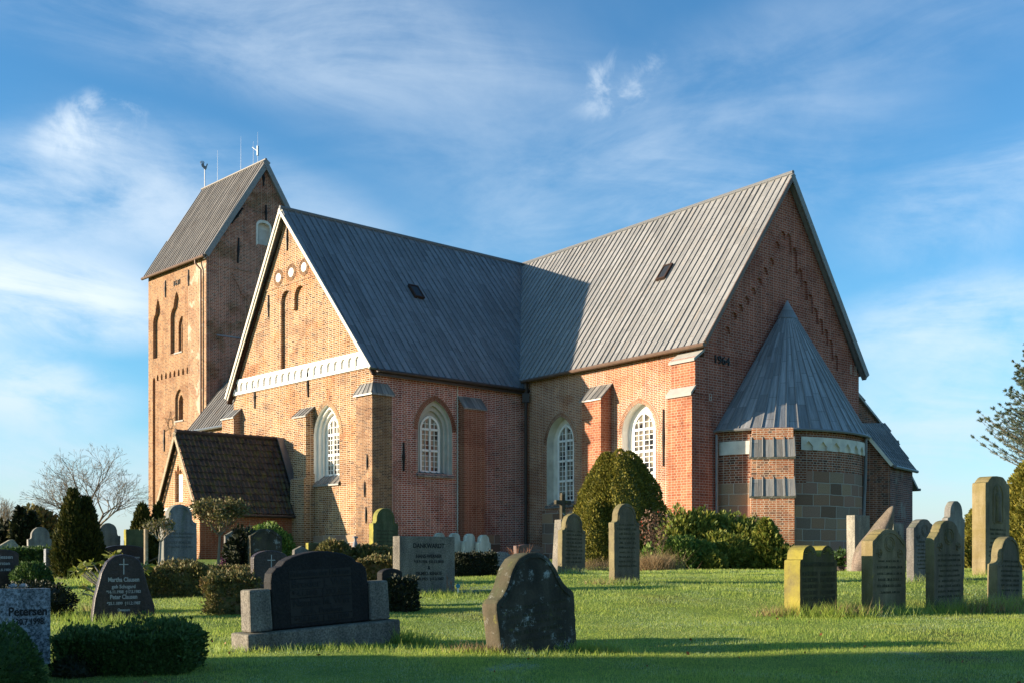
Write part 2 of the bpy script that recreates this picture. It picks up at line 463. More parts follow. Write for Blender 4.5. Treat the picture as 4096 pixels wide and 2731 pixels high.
M['gr_grey'] = stone_mat('speckled_grey_granite', (.19, .20, .215), (.15, .155, .17), lam=0, mam=0, speck=.65, rough=.6, scale=.9)
M['gr_rough'] = stone_mat('rough_grey_granite', (.19, .17, .14), (.14, .125, .108), (.28, .25, .04), .28, (.10, .105, .045), .35, speck=.3, scale=1.0)
M['gr_pale'] = stone_mat('pale_granite', (.30, .27, .215), (.24, .22, .18), lam=.05, mam=.2, speck=.25)
M['gr_red'] = stone_mat('red_brown_granite', (.15, .085, .065), (.12, .07, .055), lam=0, mam=0, speck=.25, rough=.5)
M['boulder'] = stone_mat('boulder', (.20, .15, .115), (.15, .12, .10), (.26, .20, .06), .3, (.10, .09, .04), .3, speck=.25)
M['ins_white'] = simple('white_lettering', (.34, .34, .33), .7)
M['ins_dark'] = simple('dark_lettering', (.012, .012, .012), .7)
M['ins_bar'] = simple('raised_bar', (.026, .023, .02), .8, var=.3)
M['ins_moss'] = simple('mossy_letters', (.055, .05, .028), .9, var=.4)
M['ins_grey'] = simple('grey_letters', (.12, .12, .115), .9, var=.3)


def leaf_mat(name, cols, trans=0.25, rough=.6, spec=.3, frost=0.0, big=False):
    m, t, b = new_mat(name, rough, spec)
    geo = t.n('ShaderNodeNewGeometry')
    r = geo.outputs['Random Per Island']
    nz = t.noise(geo.outputs['Position'], 2.3, 4, .6)
    f = t.math('ADD', t.math('MULTIPLY', r, .6), t.math('MULTIPLY', nz, .5))
    k = len(cols)
    c = t.ramp(f, [(.15 + .75 * i / max(1, k - 1), q) for i, q in enumerate(cols)])
    if big:
        c = t.mix(t.math('MULTIPLY', t.smooth(t.noise(geo.outputs['Position'], .45, 5, .6, .4), .52, .68), .3), c, (.26, .24, .075))
        c = t.mix(t.math('MULTIPLY', t.smooth(t.noise(t.mapping(geo.outputs['Position'], (1, 1, 1), (0, 0, 0), (9, 4, 0)), .8, 4, .6), .50, .64), .35), c, (.13, .24, .05))
    if frost:
        fm = t.smooth(t.noise(geo.outputs['Position'], .8, 5, .65, .4), .42, .66)
        fr_ = t.math('MULTIPLY', fm, t.math('GREATER_THAN', t.noise(geo.outputs['Position'], 45, 2, .6), .53))
        c = t.mix(t.math('MULTIPLY', fr_, frost), c, (.38, .47, .46))
    t.l(c, b.inputs['Base Color'])
    if trans:
        tr = t.n('ShaderNodeBsdfTranslucent')
        t.l(c, tr.inputs[0])
        ms = t.n('ShaderNodeMixShader')
        ms.inputs[0].default_value = trans
        t.l(b.outputs[0], ms.inputs[1])
        t.l(tr.outputs[0], ms.inputs[2])
        out = m.node_tree.nodes['Material Output']
        t.l(ms.outputs[0], out.inputs[0])
    return m


M['lf_thuja'] = leaf_mat('thuja_green', [(.014, .022, .006), (.034, .042, .009), (.068, .068, .012), (.11, .095, .018)], .15)
M['lf_yew'] = leaf_mat('yew_gold', [(.055, .062, .010), (.12, .12, .017), (.18, .165, .024), (.26, .21, .033)], .25)
M['lf_box'] = leaf_mat('box_green', [(.05, .10, .018), (.09, .155, .028), (.14, .20, .035), (.20, .25, .05)], .3)
M['lf_boxdark'] = leaf_mat('privet_dark', [(.025, .055, .016), (.05, .095, .022), (.085, .14, .03)], .25)
M['lf_hedge'] = leaf_mat('hedge_olive', [(.05, .058, .015), (.10, .10, .028), (.16, .14, .045), (.20, .12, .055)], .2)
M['lf_dark'] = leaf_mat('dark_hedge', [(.008, .013, .006), (.016, .022, .008), (.03, .034, .012)], .08)
M['lf_red'] = leaf_mat('brown_sprigs', [(.05, .035, .015), (.12, .07, .04), (.18, .10, .07)], .15)
M['lf_rhodo'] = leaf_mat('rhododendron_leaf', [(.10, .14, .02), (.22, .24, .04), (.34, .32, .06)], .35, .4)
M['lf_heather'] = leaf_mat('heather_purple', [(.035, .015, .03), (.10, .035, .08), (.17, .07, .12), (.22, .11, .15)], .2)
M['lf_shrub'] = leaf_mat('shrub_olive', [(.065, .10, .016), (.13, .165, .026), (.20, .22, .036), (.28, .25, .05)], .3)
M['lf_spruce'] = leaf_mat('spruce_bluegreen', [(.025, .045, .026), (.05, .08, .045), (.085, .12, .07), (.13, .16, .09)], .15)
M['lf_pink'] = leaf_mat('pink_petals', [(.40, .16, .30), (.60, .36, .42), (.70, .55, .52)], .2)
M['lf_dry'] = leaf_mat('dry_grass', [(.16, .10, .045), (.30, .20, .10), (.42, .30, .16)], .25)
M['lf_fallen'] = leaf_mat('fallen_leaf', [(.10, .035, .012), (.20, .07, .02), (.26, .12, .04)], .1)
M['grass'] = leaf_mat('grass_blade', [(.17, .27, .045), (.29, .39, .06), (.41, .49, .08), (.52, .53, .13)], .55, .5, .3, frost=.5, big=True)
M['bark'] = simple('grey_bark', (.20, .165, .12), .9, .15, var=.3, scale=8, bmp=.01)
M['bark_pale'] = simple('pale_bark', (.34, .30, .25), .9, .15, var=.3, scale=10)
M['twig'] = simple('brown_twig', (.11, .075, .05), .9, .15, var=.3)
M['twig_red'] = simple('reddish_twig', (.26, .12, .07), .9, .15, var=.3)
M['cutwood'] = simple('cut_wood', (.48, .36, .20), .8, .2)
M['stake'] = simple('wooden_stake', (.32, .26, .18), .9, .15, var=.3, scale=12)
M['hip'] = simple('rose_hip', (.45, .06, .02), .5, .4)
M['tagblue'] = simple('blue_plastic', (.03, .20, .30), .5, .4)
M['tagwhite'] = simple('white_plastic', (.65, .68, .70), .5, .4)
M['lampgrey'] = simple('grey_lamp_paint', (.15, .155, .165), .5, .4, .2)
M['frostrose'] = simple('frosted_rose', (.42, .43, .46), .8, .2, var=.25)
M['pot'] = simple('dark_pot', (.05, .035, .03), .7)


def ground_mat():
    m, t, b = new_mat('lawn', .95, .15)
    p = posnode(t)
    n1 = t.noise(p, .35, 5, .6)
    n2 = t.noise(p, 2.2, 6, .7)
    n3 = t.noise(p, 60, 3, .7)
    c = t.mix(t.smooth(n2, .3, .7), (.12, .19, .035), (.22, .29, .05))
    c = t.mix(t.smooth(n1, .55, .72), c, (.090, .085, .026))
    c = t.mix(1.0, c, t.ramp(n3, [(.3, .5), (.7, 1.4)]), 'MULTIPLY')
    fr = t.math('MULTIPLY', t.smooth(t.noise(p, .55, 6, .65, .4), .60, .70), t.smooth(n3, .44, .56))
    c = t.mix(t.math('MULTIPLY', fr, .55), c, (.42, .46, .50))
    t.l(c, b.inputs['Base Color'])
    bump(t, b, t.math('ADD', n2, n3), .05, .8)
    return m


M['ground'] = ground_mat()


# ------------------------------------------------------------------ object helpers
class MB:
    def __init__(self):
        self.v, self.f, self.mi, self.uv = [], [], [], []

    def poly(self, pts, uvs=None, mi=0):
        i = len(self.v)
        self.v += [tuple(p) for p in pts]
        self.f.append(tuple(range(i, i + len(pts))))
        self.mi.append(mi)
        self.uv.append([tuple(u) for u in uvs] if uvs else [(p[0] + p[1], p[2]) for p in pts])

    def box(self, o, ax, ay, az, mi=0):
        """box from corner o with edge vectors"""
        o, ax, ay, az = Vector(o), Vector(ax), Vector(ay), Vector(az)
        lx, ly, lz = ax.length, ay.length, az.length
        for a, b_, la, lb, off in ((ax, az, lx, lz, Vector()), (ax, az, lx, lz, ay), (ay, az, ly, lz, Vector()), (ay, az, ly, lz, ax), (ax, ay, lx, ly, Vector()), (ax, ay, lx, ly, az)):
            q = o + off
            self.poly([q, q + a, q + a + b_, q + b_], [(0, q.z), (la, q.z), (la, q.z + lb), (0, q.z + lb)], mi)

    def tube(self, pts, rad, seg=6, mi=0, cap=True):
        pts = [Vector(p) for p in pts]
        rads = rad if hasattr(rad, '__len__') else [rad] * len(pts)
        rings = []
        for i, p in enumerate(pts):
            d = (pts[min(i + 1, len(pts) - 1)] - pts[max(i - 1, 0)]).normalized()
            a = d.cross(Vector((0, 0, 1)))
            if a.length < 1e-3:
                a = d.cross(Vector((1, 0, 0)))
            a.normalize()
            b_ = d.cross(a)
            i0 = len(self.v)
            for k in range(seg):
                w = 2 * pi * k / seg
                self.v.append(tuple(p + (a * cos(w) + b_ * sin(w)) * rads[i]))
            rings.append(i0)
        for r0, r1 in zip(rings, rings[1:]):
            for k in range(seg):
                k2 = (k + 1) % seg
                self.f.append((r0 + k, r0 + k2, r1 + k2, r1 + k))
                self.mi.append(mi)
                self.uv.append([(0, 0), (.1, 0), (.1, .1), (0, .1)])
        if cap:
            for r in (rings[0], rings[-1]):
                self.f.append(tuple(range(r, r + seg)))
                self.mi.append(mi)
                self.uv.append([(0, 0)] * seg)

    def build(self, name, mats, parent=None, smooth=False, loc=None, normals=True):
        me = bpy.data.meshes.new(name)
        me.from_pydata(self.v, [], self.f)
        for m in (mats if isinstance(mats, (list, tuple)) else [mats]):
            me.materials.append(m)
        me.polygons.foreach_set('material_index', self.mi)
        uvl = me.uv_layers.new(name='UVMap')
        flat = [c for f in self.uv for u in f for c in u]
        uvl.data.foreach_set('uv', flat)
        if normals:
            bm = bmesh.new()
            bm.from_mesh(me)
            bmesh.ops.remove_doubles(bm, verts=bm.verts, dist=1e-4)
            bmesh.ops.recalc_face_normals(bm, faces=bm.faces)
            bm.to_mesh(me)
            bm.free()
        if smooth:
            me.polygons.foreach_set('use_smooth', [True] * len(me.polygons))
        o = bpy.data.objects.new(name, me)
        COL.objects.link(o)
        if loc is not None:
            o.location = loc
        if parent:
            o.parent = parent
        return o


def tag(o, label=None, cat=None, group=None, kind=None):
    if label:
        o['label'] = label
    if cat:
        o['category'] = cat
    if group:
        o['group'] = group
    if kind:
        o['kind'] = kind
    return o


def empty(name, loc=(0, 0, 0), rz=0.0):
    o = bpy.data.objects.new(name, None)
    COL.objects.link(o)
    o.empty_display_size = .3
    o.location = loc
    o.rotation_euler = (0, 0, rz)
    return o


def add_bevel(o, w=.012, seg=2):
    m = o.modifiers.new('bevel', 'BEVEL')
    m.width = w
    m.segments = seg
    m.limit_method = 'ANGLE'
    m.angle_limit = radians(40)
    return o


def np_mesh(name, V, Fq, mat, parent=None, nv=4, smooth=False):
    """V: (n*nv,3) array with nv verts per face, one face each"""
    me = bpy.data.meshes.new(name)
    n = len(V) // nv
    me.vertices.add(len(V))
    me.vertices.foreach_set('co', np.asarray(V, dtype=np.float32).ravel())
    me.loops.add(len(V))
    me.loops.foreach_set('vertex_index', np.arange(len(V), dtype=np.int32))
    me.polygons.add(n)
    me.polygons.foreach_set('loop_start', np.arange(0, len(V), nv, dtype=np.int32))
    me.polygons.foreach_set('loop_total', np.full(n, nv, dtype=np.int32))
    me.update(calc_edges=True)
    me.materials.append(mat)
    o = bpy.data.objects.new(name, me)
    COL.objects.link(o)
    if parent:
        o.parent = parent
    return o


def text_mesh(body, size, ext=.003, align='CENTER', space=1.0, bold=0.0, shear=0.0):
    cu = bpy.data.curves.new('lettering', 'FONT')
    cu.body = body
    cu.size = size
    cu.extrude = ext
    cu.align_x = align
    cu.space_line = space
    cu.offset = bold
    cu.shear = shear
    cu.resolution_u = 3
    ob = bpy.data.objects.new('lettering', cu)
    COL.objects.link(ob)
    dg = bpy.context.evaluated_depsgraph_get()
    me = bpy.data.meshes.new_from_object(ob.evaluated_get(dg))
    COL.objects.unlink(ob)
    bpy.data.objects.remove(ob)
    return me


def text_part(name, body, size, parent, x, y, z, mat, ext=.003, width=None, bold=0.0, shear=0.0):
    """letters standing on a local x-z face that looks towards -y"""
    me = text_mesh(body, size, ext, bold=bold, shear=shear)
    me.materials.clear()
    me.materials.append(mat)
    o = bpy.data.objects.new(name, me)
    COL.objects.link(o)
    o.parent = parent
    o.rotation_euler = (radians(90), 0, 0)
    o.location = (x, y, z)
    if width:
        xs = [v.co.x for v in me.vertices]
        w = (max(xs) - min(xs)) if xs else 1
        o.scale = (width / w, 1, 1) if w > 0 else (1, 1, 1)
    return o


class Plane:
    """vertical wall plane: t along the wall, z up, p outwards"""
    def __init__(self, o, d):
        d = Vector((d[0], d[1])).normalized()
        self.o = Vector((o[0], o[1]))
        self.d = d
        n = Vector((d.y, -d.x))
        if n.dot(self.o) > 0:
            n = -n
        self.n = n

    def pt(self, t, z, p=0.0):
        q = self.o + self.d * t + self.n * p
        return Vector((q.x, q.y, z))

    @property
    def d3(self):
        return Vector((self.d.x, self.d.y, 0))

    @property
    def n3(self):
        return Vector((self.n.x, self.n.y, 0))


def arch(tc, w, zb, zs, zt, n=8):
    """pointed-arch outline, from bottom (high t) up and round to bottom (low t)"""
    h = w / 2
    r = zt - zs
    pts = [(tc + h, zb)]
    R = (h * h + r * r) / (2 * h) if r >= h else None
    for i in range(n + 1):
        f = i / n
        if R:
            a1 = math.asin(min(1, r / R))
            a = a1 * f
            pts.append((tc + h - R + R * cos(a), zs + R * sin(a)))
        else:
            a = pi / 2 * f
            pts.append((tc + h * cos(a), zs + r * sin(a)))
    left = [(2 * tc - t, z) for t, z in pts[:-1]][::-1]
    return pts + left


def wall(mb, pl, outline, holes=(), mi=0, p=0.0, uo=0.0):
    """holes: (polygon, depth, reveal material, back material or None)"""
    loops = [[Vector((t, z)) for t, z in outline]] + [[Vector((t, z)) for t, z in h[0]] for h in holes]
    flat, edges = [], []
    for l in loops:
        i0 = len(flat)
        flat += l
        edges += [(i0 + i, i0 + (i + 1) % len(l)) for i in range(len(l))]
    vs, _, fs, _, _, _ = delaunay_2d_cdt(flat, edges, [], 0, 1e-5)

    def inside(q, lp):
        c = False
        for i in range(len(lp)):
            a, b_ = lp[i], lp[i - 1]
            if (a.y > q.y) != (b_.y > q.y) and q.x < (b_.x - a.x) * (q.y - a.y) / (b_.y - a.y) + a.x:
                c = not c
        return c
    for tri in fs:
        q = sum((vs[i] for i in tri), Vector((0, 0))) / len(tri)
        if inside(q, loops[0]) and not any(inside(q, l) for l in loops[1:]):
            mb.poly([pl.pt(vs[i].x, vs[i].y, p) for i in tri], [(vs[i].x + uo, vs[i].y) for i in tri], mi)
    for poly_, dep, rm, bk in holes:
        k = len(poly_)
        for i in range(k):
            a, b_ = poly_[i], poly_[(i + 1) % k]
            if dep:
                mb.poly([pl.pt(a[0], a[1], p), pl.pt(b_[0], b_[1], p), pl.pt(b_[0], b_[1], p - dep), pl.pt(a[0], a[1], p - dep)],
                        [(a[0] + a[1], a[1]), (b_[0] + a[1], b_[1]), (b_[0] + a[1] + dep, b_[1]), (a[0] + a[1] + dep, a[1])], rm)
        if bk is not None:
            lp = [Vector((t, z, 0)) for t, z in poly_]
            for tri in tessellate_polygon([lp]):
                mb.poly([pl.pt(lp[i].x, lp[i].y, p - dep) for i in tri], [(lp[i].x + uo, lp[i].y) for i in tri], bk)


def band(mb, pl, t0, t1, z0, z1, p0, p1, mi=0):
    mb.box(pl.pt(t0, z0, p0), pl.d3 * (t1 - t0), pl.n3 * (p1 - p0), Vector((0, 0, z1 - z0)), mi)


TS = Plane((-5.88, 46), (-.696, .718))
TE = Plane((-5.88, 46), (.757, .653))
CS = Plane((7.56, 42.8), (-.621, .784))
EG = Plane((7.56, 42.8), (.765, .644))
WS = Plane((-21.43, 76.2), (-.711, .703))
WE = Plane((-21.43, 76.2), (.764, .643))
PG = Plane((-14.73, 47.75), (-.696, .718))
GB = 1.2      # below the ground everywhere at the walls

church = empty('church', (0, 50, 1.6))
tag(church, 'large red brick church with square west tower, grey lead roofs and round apse', 'church')
CH_OFF = Vector((0, 50, 1.6))


def cpart(mb, name, mats, parent=None, smooth=False, normals=False):
    o = mb.build(name, mats, None, smooth, normals=normals)
    if parent is None:
        o.parent = church
        o.matrix_parent_inverse = Matrix.Translation(-CH_OFF)
    else:
        o.parent = parent
        o.matrix_parent_inverse = parent.matrix_parent_inverse.copy() if False else Matrix.Identity(4)
    return o


# ------------------------------------------------------------------ windows of transept and chancel
def church_window(pl, tc, w, zb, zs, zt, fw, fzb, fzs, fzt, levels, plast, inset=.44, steps=3, brick=None):
    n = 10
    A = arch(tc, w, zb, zs, zt, n)
    D = arch(tc, fw, fzb, fzs, fzt, n)
    mb = MB()
    prev, pp = A, 0.0
    rings = [(A, 0.012)]
    for s in range(1, steps + 1):
        f = s / steps
        rings.append((rings[-1][0], -inset * f))
        rings.append(([(a[0] + (d[0] - a[0]) * f, a[1] + (d[1] - a[1]) * f) for a, d in zip(A, D)], -inset * f))
    for (ra, pa), (rb, pb) in zip(rings, rings[1:]):
        for i in range(len(ra)):
            j = (i + 1) % len(ra)
            q = [pl.pt(*ra[i], pa), pl.pt(*ra[j], pa), pl.pt(*rb[j], pb), pl.pt(*rb[i], pb)]
            mb.poly(q)
    # thin plaster lip on the wall face
    win = cpart(mb, 'window', plast)
    # frame
    fb = MB()
    pf, pb = -inset + .07, -inset - .02

    def bar(t0, z0, t1, z1, half, p0=pb, p1=pf):
        a, b_ = Vector((t0, z0)), Vector((t1, z1))
        dv = (b_ - a)
        if dv.length < 1e-5:
            return
        nv = Vector((-dv.y, dv.x)).normalized() * half
        q = [a - nv, b_ - nv, b_ + nv, a + nv]
        for pz in (p0, p1):
            fb.poly([pl.pt(v.x, v.y, pz) for v in q])
        for i in range(4):
            u, v = q[i], q[(i + 1) % 4]
            fb.poly([pl.pt(u.x, u.y, p0), pl.pt(v.x, v.y, p0), pl.pt(v.x, v.y, p1), pl.pt(u.x, u.y, p1)])

    h = fw / 2 - .04
    ins = arch(tc, fw - .09, fzb + .045, fzs, fzt - .06, n)
    for i in range(len(ins)):
        a, b_ = ins[i], ins[(i + 1) % len(ins)]
        bar(*a, *b_, .05)
    zl = [fzb + .05 + (fzs - fzb - .05) * k / levels for k in range(levels + 1)]
    bar(tc, fzb, tc, fzt - .05, .045)
    for z in zl[1:]:
        bar(tc - h, z, tc + h, z, .05)
    for z0, z1 in zip(zl, zl[1:]):
        for q in range(1, 4):
            z = z0 + (z1 - z0) * q / 4
            bar(tc - h, z, tc + h, z, .012, pb + .03, pf - .015)
    for s in (-1, 1):
        tq = tc + s * h / 2
        # vertical glazing bars, stopping under the arch
        bar(tq, fzb, tq, fzs + (fzt - fzs) * .55, .012, pb + .03, pf - .015)
    bar(tc - h * .8, fzs + (fzt - fzs) * .4, tc + h * .8, fzs + (fzt - fzs) * .4, .012, pb + .03, pf - .015)
    cpart(fb, 'frame', M['white_paint'], win)
    gb = MB()
    lp = [Vector((t, z, 0)) for t, z in D]
    for tri in tessellate_polygon([lp]):
        gb.poly([pl.pt(lp[i].x, lp[i].y, -inset + .01) for i in tri], [(lp[i].x, lp[i].y) for i in tri])
    cpart(gb, 'pane', M['glass'], win)
    # sloping lead sill
    sb = MB()
    t0, t1 = tc - w / 2 - .05, tc + w / 2 + .05
    a = [pl.pt(t0, zb - .10, .10), pl.pt(t1, zb - .10, .10), pl.pt(t1, fzb + .02, -inset + .08), pl.pt(t0, fzb + .02, -inset + .08)]
    dn = Vector((0, 0, -.07))
    sb.poly(a, [(0, 0), (w, 0), (w, .6), (0, .6)])
    sb.poly([a[0], a[1], a[1] + dn, a[0] + dn])
    sb.poly([a[0] + dn, a[1] + dn, a[2] + dn, a[3] + dn])
    k = 6
    for i in range(k + 1):
        f = i / k
        p0, p1 = a[0].lerp(a[1], f), a[3].lerp(a[2], f)
        sb.tube([p0 + Vector((0, 0, .015)), p1 + Vector((0, 0, .015))], .022, 5)
    cpart(sb, 'sill', M['lead_cap'], win)
    if brick:
        bb = MB()
        rw = .24
        out = []
        cz = zs - .2
        for (t, z) in A[1:-1]:
            v = Vector((t - tc, z - cz))
            v.normalize()
            out.append((t + v.x * rw, z + v.y * rw))
        inn = A[1:-1]
        L = 0.0
        for i in range(len(inn) - 1):
            seg = (Vector(inn[i + 1]) - Vector(inn[i])).length * 1.15
            bb.poly([pl.pt(*inn[i], .018), pl.pt(*out[i], .018), pl.pt(*out[i + 1], .018), pl.pt(*inn[i + 1], .018)],
                    [(0.02, L), (rw, L), (rw, L + seg), (0.02, L + seg)])
            bb.poly([pl.pt(*out[i], .018), pl.pt(*out[i], -.01), pl.pt(*out[i + 1], -.01), pl.pt(*out[i + 1], .018)])
            L += seg
        cpart(bb, 'brick_arch', brick, win)
    return A


W1 = church_window(TS, 3.43, 1.98, 5.0, 7.05, 8.45, 1.08, 5.30, 7.15, 7.98, 2, M['plaster'], brick=M['brick_t_south'])
W2 = church_window(TE, 3.265, 1.89, 5.36, 7.25, 8.60, 1.08, 5.42, 7.35, 7.98, 2, M['plaster_grey'], brick=M['brick_buttress'])
W3 = church_window(CS, 8.625, 1.89, 4.08, 6.85, 8.08, 1.14, 4.2, 7.0, 7.78, 3, M['plaster_old'], steps=1, inset=.40, brick=M['brick_ch_south'])
W4 = church_window(CS, 3.605, 1.99, 4.08, 6.9, 8.13, 1.30, 4.2, 7.05, 7.82, 3, M['plaster'], steps=1, inset=.36, brick=M['brick_ch_south'])

# ------------------------------------------------------------------ transept
RZ = 17.75
# the small twin-arched niche in the gable
niche = [(7.15, 10.48)] + [(6.72 + .43 * cos(a), 13.62 + .5 * sin(a)) for a in np.linspace(0, pi, 9)] + \
        [(6.29, 13.25), (6.25, 13.12), (6.05, 13.12), (6.03, 13.25)] + [(5.58 + .45 * cos(a), 13.62 + .52 * sin(a)) for a in np.linspace(0, pi, 9)] + [(5.08, 10.48)]
mb = MB()
wall(mb, TS, [(0, GB), (11.5, GB), (11.5, 10.0), (6.75, 17.62), (0, 9.66)], [(W1, 0, 0, None), (niche, .15, 0, 0)])
band(mb, TS, 4.2, 8.95, 14.36, 14.42, -.05, .03)
tr_w = cpart(mb, 'transept_wall', [M['brick_t_south']])
mb = MB()
wall(mb, TE, [(0, GB), (8.9, GB), (8.9, 9.75), (0, 9.66)], [(W2, 0, 0, None)])
cpart(mb, 'transept_wall', [M['brick_t_east']])
mb = MB()
TW0 = TS.pt(11.5, 0)
TWp = Plane((TW0.x, TW0.y), TE.d)
wall(mb, TWp, [(0, GB), (14, GB), (14, 9.9), (0, 9.9)])
cpart(mb, 'transept_wall', [M['brick_t_south']])

# white arched frieze
mb = MB()
holes = []
for i in range(20):
    c = 11.12 - i * .533
    holes.append((arch(c, .34, 9.86, 10.10, 10.29, 5), .075, 0, 0))
wall(mb, TS, [(-.03, 9.72), (11.46, 9.72), (11.46, 10.06), (11.30, 10.34), (11.2, 10.46), (.80, 10.46), (-.03, 9.72)][:-1], holes, p=.085)
band(mb, TS, -.03, 11.46, 9.715, 9.718, 0, .085)
for i in range(20):
    c = 11.12 - i * .533 + .17
    band(mb, TS, c - .03, c + .05, 9.76, 9.86, .086, .115)
cpart(mb, 'frieze', [M['plaster']], normals=False)
# round plaster discs
for (t, z) in ((7.37, 14.82), (6.28, 14.87), (5.22, 14.91)):
    mb = MB()
    k = 20
    for r0, r1, p0, p1, mi in ((0, .21, .02, .02, 0), (.21, .21, .02, -.01, 0), (.21, .40, .014, .014, 1)):
        for i in range(k):
            a0, a1 = 2 * pi * i / k, 2 * pi * (i + 1) / k
            q = [TS.pt(t + r0 * cos(a0), z + r0 * sin(a0), p0), TS.pt(t + r1 * cos(a0), z + r1 * sin(a0), p1),
                 TS.pt(t + r1 * cos(a1), z + r1 * sin(a1), p1), TS.pt(t + r0 * cos(a1), z + r0 * sin(a1), p0)]
            mb.poly(q, [(0, a0 * .31), (.2, a0 * .31), (.2, a1 * .31), (0, a1 * .31)], mi)
    cpart(mb, 'roundel', [M['plaster'], M['brick_corner']])
# stone plinth
mb = MB()
band(mb, TS, 1.0, 4.42, GB, 2.62, 0, .07)
band(mb, TE, .87, 4.5, GB, 2.3, 0, .05)
band(mb, TE, 5.79, 7.0, GB, 2.7, 0, .05)
cpart(mb, 'plinth', [M['granite_blocks']])


def buttress(pl, t0, t1, p, zf, zb, mat, cap='lead', zlow=GB, ribs=4, low=None, capw=.07):
    """low: (z, extra p, extra t) of the wider foot"""
    mb = MB()

    def solid(ta, tb, pp, z0, zf_, zb_):
        q = {}
        for nm, t, pz, z in (('a', ta, pp, z0), ('b', tb, pp, z0), ('c', tb, pp, zf_), ('d', ta, pp, zf_), ('e', ta, 0, z0), ('f', tb, 0, z0), ('g', tb, 0, zb_), ('h', ta, 0, zb_)):
            q[nm] = pl.pt(t, z, pz)
        mb.poly([q[k] for k in 'abcd'], [(ta, z0), (tb, z0), (tb, zf_), (ta, zf_)])
        mb.poly([q[k] for k in 'aehd'], [(ta + pp, z0), (ta, z0), (ta, zb_), (ta + pp, zf_)])
        mb.poly([q[k] for k in 'bfgc'], [(tb + pp, z0), (tb, z0), (tb, zb_), (tb + pp, zf_)])
        mb.poly([q[k] for k in 'dcgh'], [(ta, zf_), (tb, zf_), (tb, zf_ + .5), (ta, zf_ + .5)])
    solid(t0, t1, p, zlow, zf, zb)
    if low:
        z, ep, et = low
        solid(t0 - et, t1 + et, p + ep, zlow, z, z + .25)
    bt = cpart(mb, 'buttress', mat)
    if cap:
        cb = MB()
        sl = (zb - zf) / p
        a0, b0 = pl.pt(t0 - capw, zf + .015 - sl * capw, p + capw), pl.pt(t1 + capw, zf + .015 - sl * capw, p + capw)
        c0, d0 = pl.pt(t1 + capw, zb + .015, 0), pl.pt(t0 - capw, zb + .015, 0)
        up = Vector((0, 0, .06 if cap == 'lead' else .16))
        top = [v + up for v in (a0, b0, c0, d0)]
        w = t1 - t0
        cb.poly(top, [(0, 0), (w, 0), (w, .7), (0, .7)])
        cb.poly([a0, b0, c0, d0])
        for i in range(4):
            q = [a0, b0, c0, d0]
            cb.poly([q[i], q[(i + 1) % 4], top[(i + 1) % 4], top[i]])
        if cap == 'lead':
            for i in range(ribs + 1):
                f = i / ribs
                cb.tube([top[0].lerp(top[1], f), top[3].lerp(top[2], f)], .024, 5)
        cpart(cb, 'cap', M['lead_cap'] if cap == 'lead' else M['stone_cap'], bt)
    return bt


buttress(TS, 4.42, 5.41, .43, 8.02, 8.40, M['brick_t_south'], low=(5.2, .14, .06))
buttress(TS, 10.78, 11.9, .42, 8.55, 8.95, M['brick_t_south'])
buttress(TE, 4.59, 5.79, .42, 8.37, 8.86, M['brick_buttress'])
buttress(CS, 5.26, 6.5, .63, 8.45, 9.08, M['brick_orange'])
# corner buttress of the transept
mb = MB()
for pl, t0, t1 in ((TS, -.13, 1.03), (TE, -.13, .87)):
    mb.poly([pl.pt(t0, GB, .13), pl.pt(t1, GB, .13), pl.pt(t1, 8.58, .13), pl.pt(t0, 8.58, .13)], [(t0, GB), (t1, GB), (t1, 8.58), (t0, 8.58)])
    mb.poly([pl.pt(t1, GB, .13), pl.pt(t1, GB, 0), pl.pt(t1, 8.58, 0), pl.pt(t1, 8.58, .13)], [(0, GB), (.13, GB), (.13, 8.58), (0, 8.58)])
cb_ = cpart(mb, 'buttress', M['brick_corner'])
mb = MB()
hipz = 9.06
c_out = TS.pt(-.22, 8.58, .24)
tipa = TS.pt(0, hipz, 0)
for pl, t1 in ((TS, 1.10), (TE, .95)):
    q = [c_out, pl.pt(t1, 8.58, .24), pl.pt(t1 - .25, hipz, 0), tipa]
    mb.poly(q, [(0, 0), (1.2, 0), (1, .6), (.2, .6)])
    mb.poly([pl.pt(t1, 8.58, .24), pl.pt(t1, 8.58, 0), pl.pt(t1 - .25, hipz, 0)], [(0, 0), (.3, 0), (.1, .6)])
    mb.poly([v + Vector((0, 0, -.07)) if i > 1 else v for i, v in enumerate([q[0], q[1], q[1], q[0]])])
    for f in (0, .25, .5, .75, 1):
        mb.tube([q[0].lerp(q[1], f) + Vector((0, 0, .01)), q[3].lerp(q[2], f) + Vector((0, 0, .01))], .024, 5)
cpart(mb, 'cap', M['lead_cap'], cb_)

# ------------------------------------------------------------------ chancel
mb = MB()
wall(mb, CS, [(0, GB), (11.3, GB), (11.3, 10.1), (0, 10.1)], [(W3, 0, 0, None), (W4, 0, 0, None)])
cpart(mb, 'chancel_wall', [M['brick_ch_south']])
# stepped recess on the east gable
AL = [(1.44, 10.91), (1.87, 11.55), (2.28, 11.91), (2.68, 12.30), (3.11, 12.73), (3.51, 13.22), (3.92, 13.71), (4.34, 14.18), (4.73, 14.94), (5.14, 15.45)]
AR = [(5.54, 15.43), (5.96, 14.91), (6.35, 14.07), (6.72, 13.61), (7.12, 13.09), (7.49, 12.55), (7.90, 12.14), (8.28, 11.74), (8.65, 11.31), (9.05, 10.72)]
rec = []
r = .17
for (t, z) in AL:
    rec += [(t + r * cos(a), z - r + r * sin(a)) for a in np.linspace(pi, .12, 7)]
    rec.append((t + r, z - r - .10))
for (t, z) in AR:
    rec.append((t - r, z - r - .10))
    rec += [(t + r * cos(a), z - r + r * sin(a)) for a in np.linspace(pi - .12, 0, 7)]
rec = [(AL[0][0] - r, 10.0)] + rec + [(AR[-1][0] + r, 10.0)]
